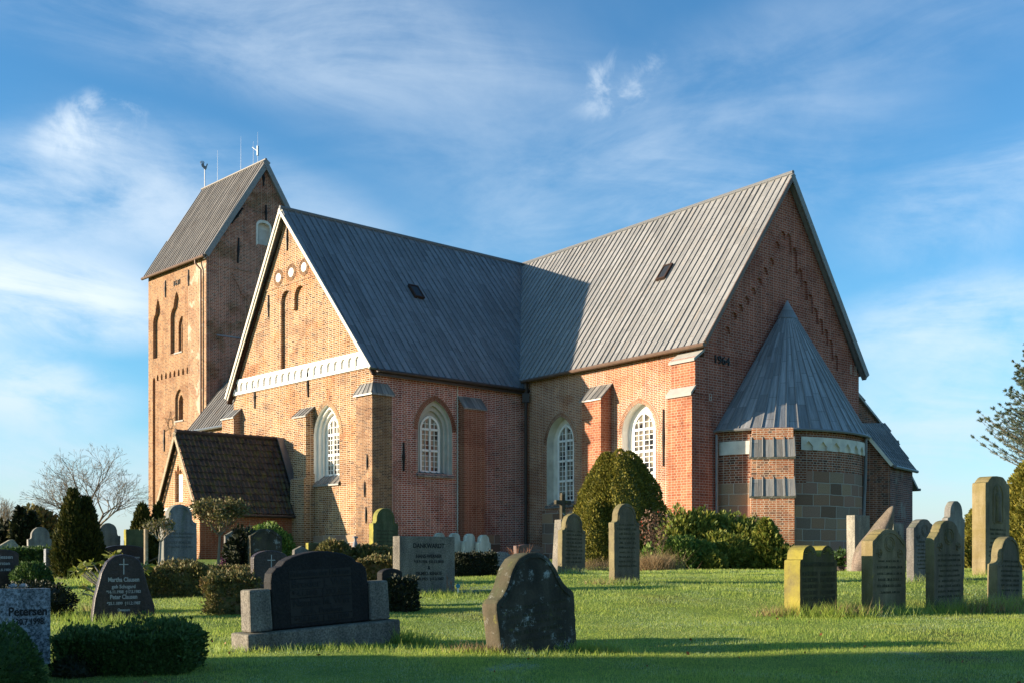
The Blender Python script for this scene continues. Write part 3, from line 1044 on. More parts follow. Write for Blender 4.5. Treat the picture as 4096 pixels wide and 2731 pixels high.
mb = MB()
wall(mb, EG, [(0, GB), (10.88, GB), (10.88, 10.0), (5.45, 17.75), (0, 10.0)], [(rec, .085, 0, 0)])
eg_w = cpart(mb, 'chancel_wall', [M['brick_gable']])
mb = MB()
NC = EG.pt(10.88, 0)
CN = Plane((NC.x, NC.y), CS.d)
CN.n = -CS.n
wall(mb, CN, [(0, GB), (24, GB), (24, 10.1), (0, 10.1)])
cpart(mb, 'chancel_wall', [M['brick_ch_south']])
# white outlined putlog holes
for (t, z) in ((10.15, 10.19), (10.52, 10.15), (.29, 8.03), (.04, 3.65)):
    mb = MB()
    for i in range(3 if z > 9 else 2):
        z0 = z - .19 + i * .13
        for (ta, tb, za, zb_) in ((-.07, .07, z0, z0 + .018), (-.07, -.052, z0, z0 + .13), (.052, .07, z0, z0 + .13), (-.07, .07, z0 + .13, z0 + .148)):
            band(mb, EG, t + .1 + ta, t + .1 + tb, za, zb_, 0, .006)
    cpart(mb, 'putlog_mark', M['plaster_old'])

# stepped corner buttress of the chancel, flush with the gable
mb = MB()


def sebox(t1, p, z0, z1):
    mb.poly([CS.pt(0, z0, p), CS.pt(t1, z0, p), CS.pt(t1, z1, p), CS.pt(0, z1, p)], [(0, z0), (t1, z0), (t1, z1), (0, z1)])
    for t, s in ((t1, 1), (-.002, 0)):
        mb.poly([CS.pt(t, z0, p), CS.pt(t, z0, 0), CS.pt(t, z1, 0), CS.pt(t, z1, p)], [(-p, z0), (0, z0), (0, z1), (-p, z1)], 0 if s else 1)


sebox(1.29, .71, GB, 8.05)
sebox(1.28, .525, 8.0, 9.5)
seb = cpart(mb, 'buttress', [M['brick_orange'], M['brick_gable']])


def slabcap(t0, t1, pf, zf, pb, zb_, th):
    m2 = MB()
    a = [CS.pt(t0, zf, pf), CS.pt(t1, zf, pf), CS.pt(t1, zb_, pb), CS.pt(t0, zb_, pb)]
    u = Vector((0, 0, th))
    m2.poly([v + u for v in a])
    m2.poly(a)
    for i in range(4):
        m2.poly([a[i], a[(i + 1) % 4], a[(i + 1) % 4] + u, a[i] + u])
    cpart(m2, 'cap', M['stone_cap'], seb)


slabcap(-.03, 1.34, .79, 7.95, .50, 8.27, .12)
slabcap(-.03, 1.34, .61, 9.31, 0, 9.74, .11)
# granite foot under the west chancel window and beside it
mb = MB()
band(mb, CS, 6.55, 9.85, GB, 3.82, 0, .06)
cpart(mb, 'plinth', [M['granite_blocks']])


# ------------------------------------------------------------------ roofs
def roof_plane(mb, e0, e1, r1, r0, seam=.36, th=.10, mi=0, seamw=.022, seamh=.045, seams=True):
    """sheet with raised seams running up the slope: e0,e1 eave, r1,r0 ridge"""
    e0, e1, r1, r0 = Vector(e0), Vector(e1), Vector(r1), Vector(r0)
    a = (e1 - e0).normalized()
    nrm = a.cross(r0 - e0).normalized()
    if nrm.z < 0:
        nrm = -nrm
    up = nrm.cross(a).normalized()
    if up.z < 0:
        up = -up
    P2 = [((v - e0).dot(a), (v - e0).dot(up)) for v in (e0, e1, r1, r0)]
    top = [e0 + a * s + up * q for s, q in P2]
    mb.poly(top, P2, mi)
    low = [v - nrm * th for v in top]
    mb.poly(low, P2, mi)
    for i in range(4):
        mb.poly([top[i], top[(i + 1) % 4], low[(i + 1) % 4], low[i]], None, mi)
    if not seams:
        return
    smin, smax = min(p[0] for p in P2), max(p[0] for p in P2)
    k = int((smax - smin) / seam)
    for i in range(k + 1):
        s = smin + .02 + i * seam
        hits = []
        for j in range(4):
            (s0, q0), (s1, q1) = P2[j], P2[(j + 1) % 4]
            if (s0 - s) * (s1 - s) < 0:
                hits.append(q0 + (q1 - q0) * (s - s0) / (s1 - s0))
        if len(hits) == 2:
            q0, q1 = min(hits), max(hits)
            jg = random.uniform(-.014, .014)
            o = e0 + a * (s - seamw + jg) + up * q0 - nrm * .004
            mb.box(o, a * seamw * 2, up * (q1 - q0) + a * random.uniform(-.03, .03), nrm * (seamh + .004) * random.uniform(.85, 1.15), mi)


def v2(p):
    return Vector((p.x, p.y))


wd = Vector((CS.d.x, CS.d.y, 0))            # west along the chancel
nd = Vector((TE.d.x, TE.d.y, 0))            # north along the transept
RA = EG.pt(5.45, RZ + .15)                  # east end of the chancel ridge
RG = TS.pt(6.75, RZ + .15)                  # south end of the transept ridge
# where the two ridges meet
A2 = np.array([[wd.x, -nd.x], [wd.y, -nd.y]])
st_ = np.linalg.solve(A2, np.array([RG.x - RA.x, RG.y - RA.y]))
J = RA + wd * float(st_[0])

mb = MB()
roof_plane(mb, CS.pt(-.28, 10.02, .28), CS.pt(13.0, 10.02, .28), J + wd * .6, RA - wd * .28)
ch_r = cpart(mb, 'chancel_roof', M['lead_chancel'])
mb = MB()
roof_plane(mb, CN.pt(-.28, 10.02, .28), CN.pt(22, 10.02, .28), J + wd * 3, RA - wd * .28, seams=False)
cpart(mb, 'chancel_roof', M['lead_chancel'])
mb = MB()
roof_plane(mb, TE.pt(-.30, 9.62, .28), TE.pt(10.4, 9.62, .28), J + nd * .4, RG - nd * .30)
tr_r = cpart(mb, 'transept_roof', M['lead'])
mb = MB()
roof_plane(mb, TWp.pt(-.30, 9.72, .25 if TWp.n.x < 0 else -.25), TWp.pt(15, 9.72, .25 if TWp.n.x < 0 else -.25), J + nd * .4, RG - nd * .30)
cpart(mb, 'transept_roof', M['lead'])
# ridge rolls and valley flashing
mb = MB()
hp0 = CS.pt(11.0, 0, .05)
mb.tube([RA - wd * .3 + Vector((0, 0, .05)), J + Vector((0, 0, .05))], .085, 8)
mb.tube([RG - nd * .32 + Vector((0, 0, .05)), J + Vector((0, 0, .05))], .085, 8)
vi = Vector((hp0.x, hp0.y, 9.95))
mb.tube([J + Vector((0, 0, -.02)), vi], [.07, .10], 6)
cpart(mb, 'ridge_roll', M['lead'])


def strip(mb, a, b_, out, wid, th, drop=0.0, mi=0):
    """board along a-b: 'out' thickness direction, hanging 'wid' below"""
    a, b_ = Vector(a), Vector(b_)
    s = (b_ - a).normalized()
    o = Vector(out).normalized()
    dn = s.cross(o).normalized()
    if dn.z > 0:
        dn = -dn
    mb.box(a + dn * drop, b_ - a, dn * wid, o * th, mi)


# verge boards
mb = MB()
strip(mb, TE.pt(-.31, 9.66, .33), RG - nd * .31, -nd, .15, .05)
cpart(mb, 'verge_board', M['verge_white'])
mb = MB()
wv = TWp.pt(-.31, 9.62, .3 if TWp.n.x < 0 else -.3)
strip(mb, wv, RG - nd * .31, -nd, .15, .05)
strip(mb, wv + nd * .05, RG - nd * .26, -nd, .26, .04)
cpart(mb, 'verge_board', M['verge_white'])
mb = MB()
wv2 = wv + nd * .06 + Vector((0, 0, -.25))
strip(mb, wv2, RG + nd * .02 + Vector((0, 0, -.30)), nd, .10, .24)
strip(mb, TE.pt(-.22, 9.36, .28), RG + nd * .02 + Vector((0, 0, -.30)), nd, .06, .2)
cpart(mb, 'soffit_board', M['wood_dark'])
mb = MB()
strip(mb, CS.pt(-.29, 10.06, .32), RA - wd * .29, -wd, .16, .05)
cpart(mb, 'verge_board', M['copper'])
mb = MB()
strip(mb, CN.pt(-.29, 10.0, .32), RA - wd * .29, -wd, .26, .06)
strip(mb, CS.pt(-.24, 9.92, .28), RA - wd * .24 + Vector((0, 0, -.12)), wd, .10, .2)
strip(mb, CN.pt(-.24, 9.84, .28), RA - wd * .24 + Vector((0, 0, -.2)), wd, .10, .2)
cpart(mb, 'verge_board', M['verge_grey'])

# gutters and downpipes
mb = MB()
mb.tube([CS.pt(-.3, 9.93, .34), CS.pt(11.0, 9.93, .34)], .085, 8)
cpart(mb, 'gutter', M['copper'])
mb = MB()
mb.tube([TE.pt(.0, 9.53, .34), TE.pt(8.6, 9.53, .34)], .085, 8)
strip(mb, TE.pt(.0, 9.50, .24), TE.pt(8.6, 9.50, .24), TE.n3, .16, .03)
cpart(mb, 'gutter', M['dark_gutter'])
mb = MB()
hp = CS.pt(10.85, 0, .22)
mb.box(Vector((hp.x - .17, hp.y - .12, 8.95)), (.34, 0, 0), (0, .24, 0), (0, 0, .42))
mb.tube([(hp.x, hp.y, 9.9), (hp.x, hp.y, 9.3)], .10, 8)
mb.tube([(hp.x, hp.y, 9.0), (hp.x, hp.y, GB)], .075, 8)
cpart(mb, 'downpipe', M['dark_gutter'])
mb = MB()
mb.tube([EG.pt(.62, 6.5, .12), EG.pt(.62, GB, .12)], .06, 8)
cpart(mb, 'downpipe', M['zinc'])
mb = MB()
mb.tube([TE.pt(4.50, 9.4, .035), TE.pt(4.50, GB, .035)], .02, 6)
cpart(mb, 'lightning_conductor', M['plaster_old'])


# skylights
def skylight(e, a, nrm, w, h):
    up = nrm.cross(a).normalized()
    if up.z < 0:
        up = -up
    a = a.normalized()
    o = e - a * w / 2 - up * h / 2
    fr = MB()
    fr.box(o, a * w, up * .07, nrm * .14)
    fr.box(o + up * (h - .07), a * w, up * .07, nrm * .14)
    fr.box(o + up * .07, a * .07, up * (h - .14), nrm * .14)
    fr.box(o + a * (w - .07) + up * .07, a * .07, up * (h - .14), nrm * .14)
    s = cpart(fr, 'skylight', M['wood_dark'])
    g = MB()
    q = o + nrm * .11
    g.poly([q + a * .05 + up * .05, q + a * (w - .05) + up * .05, q + a * (w - .05) + up * (h - .05), q + a * .05 + up * (h - .05)])
    cpart(g, 'pane', M['skylight_glass'], s)


def on_plane(e0, e1, r0, s, q):
    a = (e1 - e0).normalized()
    n = a.cross(r0 - e0).normalized()
    if n.z < 0:
        n = -n
    up = n.cross(a).normalized()
    if up.z < 0:
        up = -up
    return e0 + a * s + up * q, a, n


p_, a_, n_ = on_plane(TE.pt(-.30, 9.62, .28), TE.pt(10.4, 9.62, .28), RG - nd * .30, 5.15, 6.1)
skylight(p_, a_, n_, .55, .9)
p_, a_, n_ = on_plane(CS.pt(-.28, 10.02, .28), CS.pt(13.0, 10.02, .28), RA - wd * .28, 5.0, 5.2)
skylight(p_, a_, n_, .55, .9)


# iron wall anchors
def anchor(pl, t0, z0, t1, z1, wid=.05):
    mb = MB()
    a, b_ = pl.pt(t0, z0, .035), pl.pt(t1, z1, .035)
    mb.tube([a, a.lerp(b_, .3), a.lerp(b_, .5), a.lerp(b_, .7), b_], [wid * .5, wid * .6, wid * .95, wid * .6, wid * .5], 6)
    c = a.lerp(b_, .5)
    mb.tube([c + pl.n3 * .05, c - pl.n3 * .05], wid * .8, 6)
    cpart(mb, 'iron_anchor', M['iron'])


for (t0, z0, t1, z1) in ((6.59, 17.0, 6.59, 15.95), (8.22, 14.15, 8.22, 13.1), (9.47, 9.99, 9.47, 8.9), (4.9, 10.05, 4.85, 8.95)):
    anchor(TS, t0, z0, t1, z1, .065)
for (t0, z0, z1) in ((.21, 6.02, 5.36), (.39, 4.88, 4.22), (.29, 3.8, 3.1)):
    mb = MB()
    a, b_ = TS.pt(t0, z0, .17), TS.pt(t0, z1, .17)
    mb.tube([a, a.lerp(b_, .5), b_], [.022, .04, .022], 6)
    cpart(mb, 'iron_anchor', M['iron'])
anchor(TE, 1.56, 6.62, 1.56, 5.38, .085)
anchor(CS, 2.17, 7.7, 2.17, 5.38, .06)

# year in iron numerals on the gable
me = text_mesh('1964', .46, .02, bold=.004)
yo = bpy.data.objects.new('numerals', me)
COL.objects.link(yo)
me.materials.clear()
me.materials.append(M['iron'])
rot = Matrix((EG.d3, Vector((0, 0, 1)), EG.n3)).transposed().to_4x4()
yo.parent = church
yo.matrix_parent_inverse = Matrix.Translation(-CH_OFF)
yo.matrix_world = Matrix.Translation(EG.pt(1.05, 9.36, .03)) @ rot
yo.matrix_basis = Matrix.Translation(EG.pt(1.05, 9.36, .03)) @ rot @ Matrix.Scale(1.12, 4, (1, 0, 0))

# ------------------------------------------------------------------ apse
AC = 5.25
RX, RY = 4.38, 3.0


def aps(phi, z, e=0.0):
    c = cos(phi)
    rx = RX if c > 0 else 3.75
    return EG.pt(AC - (rx + e) * c, z, (RY + e) * sin(phi))


NA = 60
ph = [pi * i / NA for i in range(NA + 1)]
arc = [0.0]
for i in range(NA):
    arc.append(arc[-1] + (aps(ph[i + 1], 0) - aps(ph[i], 0)).length)
mb = MB()
for i in range(NA):
    # ragged granite top: blocks reach different heights
    zsplit = 5.05 if ph[i] > 1.0 else 4.55
    if ph[i] > 2.05:
        zsplit = 4.6
    for z0, z1, mi in ((GB, zsplit, 1), (zsplit, 6.75, 0)):
        mb.poly([aps(ph[i], z0), aps(ph[i + 1], z0), aps(ph[i + 1], z1), aps(ph[i], z1)],
                [(arc[i], z0), (arc[i + 1], z0), (arc[i + 1], z1), (arc[i], z1)], mi)
cpart(mb, 'apse_wall', [M['brick_apse'], M['granite_blocks']])
# plaster frieze of the apse
mb = MB()


def afr(p0, p1, z0, z1, e, n):
    for i in range(n):
        a, b_ = p0 + (p1 - p0) * i / n, p0 + (p1 - p0) * (i + 1) / n
        mb.poly([aps(a, z0, e), aps(b_, z0, e), aps(b_, z1, e), aps(a, z1, e)])
        mb.poly([aps(a, z0, 0), aps(b_, z0, 0), aps(b_, z0, e), aps(a, z0, e)])
        mb.poly([aps(a, z1, 0), aps(b_, z1, 0), aps(b_, z1, e), aps(a, z1, e)])


afr(.02, .72, 5.70, 6.22, .04, 10)
cpart(mb, 'plaster_band', M['plaster_old'])
mb = MB()
NB = 9
p0_, p1_ = .98, 2.45
for i in range(NB):
    a = p0_ + (p1_ - p0_) * i / NB
    b_ = p0_ + (p1_ - p0_) * (i + 1) / NB
    c = (a + b_) / 2
    zb_, zs_, zt_, ztop = 5.86, 6.02, 6.22, 6.38
    l1, r1 = a + (b_ - a) * .2, b_ - (b_ - a) * .2
    outer = [(a, zb_), (l1, zb_), (l1, zs_), (c, zt_), (r1, zs_), (r1, zb_), (b_, zb_), (b_, ztop), (a, ztop)]
    for q in ([(a, zb_), (l1, zb_), (l1, zs_), (a, ztop)], [(l1, zs_), (c, zt_), (c, ztop), (a, ztop)], [(c, zt_), (r1, zs_), (b_, ztop), (c, ztop)], [(r1, zs_), (r1, zb_), (b_, zb_), (b_, ztop)]):
        mb.poly([aps(x, z, .11) for x, z in q])
    for (x0, z0), (x1, z1) in (((l1, zb_), (l1, zs_)), ((l1, zs_), (c, zt_)), ((c, zt_), (r1, zs_)), ((r1, zs_), (r1, zb_)), ((a, zb_), (l1, zb_)), ((r1, zb_), (b_, zb_)), ((a, ztop), (b_, ztop))):
        mb.poly([aps(x0, z0, .11), aps(x1, z1, .11), aps(x1, z1, 0), aps(x0, z0, 0)])
    mb.poly([aps(l1, zb_, .012), aps(r1, zb_, .012), aps(r1, zs_, .012), aps(c, zt_, .012), aps(l1, zs_, .012)])
cpart(mb, 'frieze', M['plaster_old'])
# conical roof with seams
mb = MB()
apex = EG.pt(AC + .05, 12.45, .10)
NC_ = 72
E0 = 6.68
L = 0.0
for i in range(NC_):
    a, b_ = pi * i / NC_, pi * (i + 1) / NC_
    pa, pb_ = aps(a, E0, .22), aps(b_, E0, .22)
    w = (pb_ - pa).length
    sl = (apex - pa).length
    qa, qb = pa.lerp(apex, .5), pb_.lerp(apex, .5)
    mb.poly([pa, pb_, qb, qa], [(L, 0), (L + w, 0), (L + w, sl / 2), (L, sl / 2)])
    mb.poly([qa, qb, apex], [(L, sl / 2), (L + w, sl / 2), (L + w / 2, sl)])
    mb.poly([pa, pb_, aps(b_, E0 - .05, 0), aps(a, E0 - .05, 0)])
    L += w
NS = 25
for i in range(NS):
    a = pi * (i + .5) / NS
    pa = aps(a, E0, .22)
    nr = (aps(a, E0, .3) - aps(a, E0, .2)).normalized() + Vector((0, 0, .45))
    nr.normalize()
    mb.tube([pa + nr * .012, pa.lerp(apex, .5) + nr * .012, pa.lerp(apex, .86)], [.032, .026, .012], 5)
mb.tube([aps(pi * i / 24, E0 - .04, .25) for i in range(25)], .06, 6)
kc = [aps(pi * i / 16, E0, .22).lerp(apex, .86) + Vector((0, 0, .05)) for i in range(17)]
for i in range(16):
    mb.poly([kc[i], kc[i + 1], apex + Vector((0, 0, .10))], [(0, 0), (.1, 0), (.05, .8)])
cpart(mb, 'apse_roof', M['lead_cone'])
# frontal buttress of the apse with two lead weatherings
ab = Plane((9.24, 42.12), (.985, -.17))
mb = MB()


def abx(x0, x1, p, z0, z1):
    mb.poly([ab.pt(x0, z0, p), ab.pt(x1, z0, p), ab.pt(x1, z1, p), ab.pt(x0, z1, p)], [(x0, z0), (x1, z0), (x1, z1), (x0, z1)])
    for x in (x0, x1):
        mb.poly([ab.pt(x, z0, p), ab.pt(x, z0, -1.4), ab.pt(x, z1, -1.4), ab.pt(x, z1, p)], [(x, z0), (x + 1.4, z0), (x + 1.4, z1), (x, z1)])


abx(.02, 1.65, 0.0, GB, 4.15)
abx(.03, 1.64, -.08, 4.1, 5.65)
abx(.06, 1.62, -.16, 5.6, 6.66)
bt = cpart(mb, 'buttress', M['brick_apse_b'])
for (zl, zh, pf, pb_) in ((5.52, 6.30, -.0, -.18), (4.0, 4.75, .09, -.10)):
    m2 = MB()
    q = [ab.pt(-.04, zl, pf), ab.pt(1.71, zl, pf), ab.pt(1.68, zh, pb_), ab.pt(-.01, zh, pb_)]
    m2.poly(q, [(0, 0), (1.7, 0), (1.7, .8), (0, .8)])
    dn = Vector((0, .05, -.07))
    m2.poly([q[0], q[1], q[1] + dn, q[0] + dn])
    bk = ab.pt(0, 0, -.9) - ab.pt(0, 0, 0)
    m2.poly([q[1], q[2], q[2] + bk, q[1] + bk])
    m2.poly([q[0], q[3], q[3] + bk, q[0] + bk])
    m2.poly([q[3], q[2], q[2] + bk, q[3] + bk])
    for f in (0.03, .28, .52, .76, .98):
        m2.tube([q[0].lerp(q[1], f) + Vector((0, -.01, .01)), q[3].lerp(q[2], f) + Vector((0, -.01, .01))], .03, 5)
    cpart(m2, 'cap', M['lead_cap'], bt)

# ------------------------------------------------------------------ north-east buttress and north annex
P1, P2, P3 = Vector((14.70, 45.45, 0)), Vector((15.74, 45.28, 0)), Vector((17.55, 47.65, 0))
P4 = Vector((16.4, 48.6, 0))


def atz(p, z):
    return Vector((p.x, p.y, z))


mb = MB()
mb.poly([atz(P1, GB), atz(P2, GB), atz(P2, 5.50), atz(P1, 6.85)], [(0, GB), (1.06, GB), (1.06, 5.5), (0, 6.85)], 0)
mb.poly([atz(P2, GB), atz(P3, GB), atz(P3, 5.50), atz(P2, 5.50)], [(0, GB), (2.98, GB), (2.98, 5.5), (0, 5.5)], 1)
mb.poly([atz(P3, GB), atz(P4, GB), atz(P4, 7.0), atz(P3, 5.50)], [(0, GB), (1.5, GB), (1.5, 7), (0, 5.5)], 1)
cpart(mb, 'annex_wall', [M['brick_annex'], M['brick_annex_dark']])
mb = MB()
outv = (P2 - P1).normalized() * .12
roof_plane(mb, atz(P2, 5.46) + outv + Vector((0, -.12, 0)), atz(P3, 5.46) + Vector((.2, .1, 0)), Vector((16.9, 50.0, 7.62)), atz(P1, 6.93) + Vector((-.3, -.06, .30)), .38)
mb.tube([atz(P2, 5.42) + outv * 1.4 + Vector((0, -.1, 0)), atz(P3, 5.42) + Vector((.25, .1, 0))], .07, 7)
cpart(mb, 'annex_roof', M['lead_cone'])
mb = MB()
strip(mb, atz(P2, 5.50) + Vector((.08, -.16, 0)), atz(P1, 6.92) + Vector((-.02, -.14, .03)), Vector((-.19, -.98, 0)), .13, .05)
cpart(mb, 'verge_board', M['verge_white'])
mb = MB()
pp_ = aps(2.22, 0, .14)
mb.tube([(14.66, 45.05, 6.6), (14.66, 45.1, 5.2), (14.55, 45.1, 2.6), (14.5, 45.1, GB)], .07, 8)
cpart(mb, 'downpipe', M['zinc'])
mb = MB()
lo = -.25
wall(mb, EG, [(10.88, GB), (15.75, GB), (15.75, 5.2), (14.05, 7.3), (10.88, 9.2)], p=lo)
e2 = EG.pt(15.75, 0, lo)
mb.poly([atz(e2, GB), atz(e2 + wd * 6, GB), atz(e2 + wd * 6, 5.2), atz(e2, 5.2)], [(0, GB), (6, GB), (6, 5.2), (0, 5.2)])
cpart(mb, 'annex_wall', [M['brick_annex']])
mb = MB()
o_ = .15
for (ta, za, tb, zb_) in ((16.3, 5.05, 14.05, 7.38), (14.25, 7.28, 10.88, 9.3)):
    roof_plane(mb, EG.pt(ta, za, lo + o_), EG.pt(ta, za, lo + o_) + wd * 6.3, EG.pt(tb, zb_, lo + o_) + wd * 6.3, EG.pt(tb, zb_, lo + o_), .38)
mb.tube([EG.pt(16.36, 5.0, lo + o_ + .05), EG.pt(16.36, 5.0, lo + o_) + wd * 6.2], .07, 6)
mb.tube([EG.pt(14.35, 7.2, lo + o_ + .05), EG.pt(14.35, 7.2, lo + o_) + wd * 6.2], .09, 6)
cpart(mb, 'annex_roof', M['lead_cone'])

# ------------------------------------------------------------------ nave
wn = Vector((-.707, .707, 0))
sn = Vector((-.707, -.707, 0))
NW = WE.pt(4.40, 0)
nlen = (v2(NW) - v2(J)).length
ndv = Vector((NW.x - J.x, NW.y - J.y, 0)).normalized()
sdv = Vector((-ndv.y, ndv.x, 0))
if sdv.y > 0:
    sdv = -sdv
J0 = Vector((J.x, J.y, 0))
mb = MB()
roof_plane(mb, J0 + ndv * (nlen - .1) + sdv * 6.1 + Vector((0, 0, 10.4)), J0 + ndv * 3 + sdv * 6.1 + Vector((0, 0, 10.4)), J + ndv * .2, J + ndv * (nlen - .1))
cpart(mb, 'nave_roof', M['lead_tower'])
mb = MB()
roof_plane(mb, J0 + ndv * (nlen - .1) - sdv * 6.1 + Vector((0, 0, 10.4)), J0 - sdv * 6.1 + Vector((0, 0, 10.4)), J + ndv * .2, J + ndv * (nlen - .1), seams=False)
cpart(mb, 'nave_roof', M['lead_tower'])
mb = MB()
a0, a1 = J0 + ndv * (nlen - .2) + sdv * 5.8, J0 + ndv * 4 + sdv * 5.8
for sgn in (1, -1):
    a0, a1 = J0 + ndv * (nlen - .2) + sdv * 5.8 * sgn, J0 + ndv * 2 + sdv * 5.8 * sgn
    mb.poly([atz(a0, GB), atz(a1, GB), atz(a1, 10.5), atz(a0, 10.5)], [(0, GB), (20, GB), (20, 10.5), (0, 10.5)])
cpart(mb, 'nave_wall', M['brick_t_south'])
mb = MB()
mb.tube([J0 + ndv * (nlen - .1) + sdv * 6.2 + Vector((0, 0, 10.32)), J0 + ndv * 3 + sdv * 6.2 + Vector((0, 0, 10.32))], .09, 7)
cpart(mb, 'gutter', M['rod'])

# ------------------------------------------------------------------ tower
TZ = 22.9
TL = 8.5
TWD = 8.85
AZ = 30.25


def tref(c, w, zb_, zs_, zt_):
    h = w / 2
    right = [(c + h, zb_), (c + h, zs_ - .25), (c + h * .93, zs_), (c + h * .75, zs_ + .24), (c + h * .52, zs_ + .40), (c + h * .46, zs_ + .62), (c + h * .36, zs_ + .95), (c + h * .2, zs_ + 1.25)]
    return right + [(c, zt_)] + [(2 * c - t, z) for t, z in right[::-1]]


holes = [(tref(7.02, 1.50, 16.64, 19.55, 21.02), .26, 0, 0),
         (arch(7.62, .40, 2.5, 14.9, 15.3, 5), .22, 0, 0)]
for i in range(10):
    holes.append((arch(7.06 - i * .635, .27, 14.94, 15.16, 15.44, 4), .22, 0, 2))
n2 = tref(4.20, 1.80, 16.64, 19.6, 21.1)
holes.append((n2, .24, 0, None))
holes.append((arch(3.83, 1.17, 11.70, 13.2, 13.97, 7), .16, 0, None))
mb = MB()
wall(mb, WS, [(2.55, GB), (TL, GB), (TL, TZ), (2.55, TZ)], holes, uo=0)
wall(mb, WS, n2, [(arch(3.87, .98, 16.68, 18.5, 19.3, 7), .16, 0, None)], p=-.24)
wall(mb, WS, arch(3.87, .98, 16.68, 18.5, 19.3, 7), [(arch(3.87, .6, 16.72, 18.4, 19.0, 7), .35, 0, 2)], p=-.40)
wall(mb, WS, arch(3.83, 1.17, 11.70, 13.2, 13.97, 7), [(arch(3.83, .66, 11.74, 13.0, 13.6, 7), .4, 0, 2)], p=-.16)
wall(mb, WS, [(0, GB), (2.55, GB), (2.55, TZ), (0, TZ)], [], 1)
holes = [(tref(1.98, 2.5, 17.45, 20.2, 22.0), .055, 3, 3)]
gw = arch(4.43, .95, 24.42, 25.72, 26.02, 6)
wall(mb, WE, [(0, GB), (TWD, GB), (TWD, TZ), (TWD / 2, AZ), (0, TZ)], holes + [(gw, .30, 4, 4)], 3)
band(mb, WE, .0, TWD, 22.28, 22.36, 0, .05, 3)
q0, q1 = WS.pt(TL, 0), WE.pt(TWD, 0)
WW = Plane((q0.x, q0.y), WE.d)
WW.n = -WE.n
wall(mb, WW, [(0, GB), (TWD, GB), (TWD, TZ), (TWD / 2, AZ), (0, TZ)], [], 0)
WN = Plane((q1.x, q1.y), WS.d)
WN.n = -WS.n
wall(mb, WN, [(0, GB), (TL, GB), (TL, TZ), (0, TZ)], [], 0)
cpart(mb, 'tower_wall', [M['brick_tower_s'], M['brick_tower_q'], M['void'], M['brick_tower_e'], M['plaster_old']])
# belfry hatch: plaster surround, boarded shutter
mb = MB()
o1 = arch(4.43, 1.22, 24.25, 25.8, 26.22, 6)
for i in range(len(gw) - 1):
    mb.poly([WE.pt(*gw[i], .02), WE.pt(*o1[i], .02), WE.pt(*o1[i + 1], .02), WE.pt(*gw[i + 1], .02)])
    mb.poly([WE.pt(*o1[i], .02), WE.pt(*o1[i], -.01), WE.pt(*o1[i + 1], -.01), WE.pt(*o1[i + 1], .02)])
hs = cpart(mb, 'hatch_surround', M['plaster_old'])
mb = MB()
band(mb, WE, 4.10, 4.45, 24.5, 25.6, -.29, -.22)
band(mb, WE, 4.47, 4.80, 24.5, 25.6, -.29, -.25)
cpart(mb, 'shutter', M['plaster_grey'], hs)
for (t0, z0, t1, z1) in ((4.46, 16.60, 3.38, 16.60), (4.42, 11.64, 3.22, 11.64)):
    mb = MB()
    band(mb, WS, t1 - .04, t0 + .04, z0 - .06, z0 + .05, -.1, .06)
    cpart(mb, 'sill', M['stone_cap'])
mb = MB()
band(mb, WE, .78, 2.95, 17.36, 17.45, 0, .06)
cpart(mb, 'flashing', M['zinc'])
for a in ((5.82, 22.15, 5.82, 20.9), (2.42, 22.31, 2.42, 21.15)):
    anchor(WS, *a, .10)
for a in ((4.40, 29.9, 4.40, 28.7), (2.77, 26.75, 1.91, 25.5), (4.59, 27.35, 4.59, 26.25), (2.45, 24.55, 2.38, 22.75)):
    anchor(WE, *a, .12)
anchor(WS, 6.0, 11.2, 6.0, 9.6, .1)
# iron year on the tower
me = text_mesh('1631', .55, .02)
me.materials.clear()
me.materials.append(M['iron'])
yo = bpy.data.objects.new('numerals', me)
COL.objects.link(yo)
yo.parent = church
yo.matrix_parent_inverse = Matrix.Translation(-CH_OFF)
yo.matrix_basis = Matrix.Translation(WS.pt(4.12, 21.5, .04)) @ Matrix((-WS.d3, Vector((0, 0, 1)), WS.n3)).transposed().to_4x4()
# iron star
mb = MB()
sc_, sz_ = 5.05, 11.55
for k in range(6):
    a = pi / 2 + k * pi / 3
    r1 = .95 if k in (0, 3) else 1.0
    tip = (sc_ + r1 * cos(a) * .95, sz_ + r1 * sin(a))
    for s in (-.36, .36):
        b2 = (sc_ + .36 * cos(a + s * 1.4), sz_ + .36 * sin(a + s * 1.4))
        mb.tube([WS.pt(*tip, .05), WS.pt(*b2, .05)], .014, 5)
mb.tube([WS.pt(sc_ + .36 * cos(2 * pi * i / 16), sz_ + .36 * sin(2 * pi * i / 16), .05) for i in range(17)], .022, 5)
cpart(mb, 'star_anchor', M['twig'])
# tower roof
TR0 = WE.pt(TWD / 2, AZ + .28)
wtd = WS.d3
TR1 = TR0 + wtd * TL
ov = .32
mb = MB()
roof_plane(mb, WS.pt(-ov, TZ - .05, .30), WS.pt(TL + ov, TZ - .05, .30), TR1 + wtd * ov, TR0 - wtd * ov, .36)
roof_plane(mb, WN.pt(-ov, TZ - .05, .30), WN.pt(TL + ov, TZ - .05, .30), TR1 + wtd * ov, TR0 - wtd * ov, .36, seams=False)
mb.tube([TR0 - wtd * ov + Vector((0, 0, .04)), TR1 + wtd * ov + Vector((0, 0, .04))], .09, 7)
twr = cpart(mb, 'tower_roof', M['lead_tower'])
mb = MB()
strip(mb, WS.pt(-ov - .01, TZ, .34), TR0 - wtd * (ov + .01) + Vector((0, 0, .03)), -wtd, .38, .06)
strip(mb, WN.pt(-ov - .01, TZ, .34), TR0 - wtd * (ov + .01) + Vector((0, 0, .03)), -wtd, .38, .06)
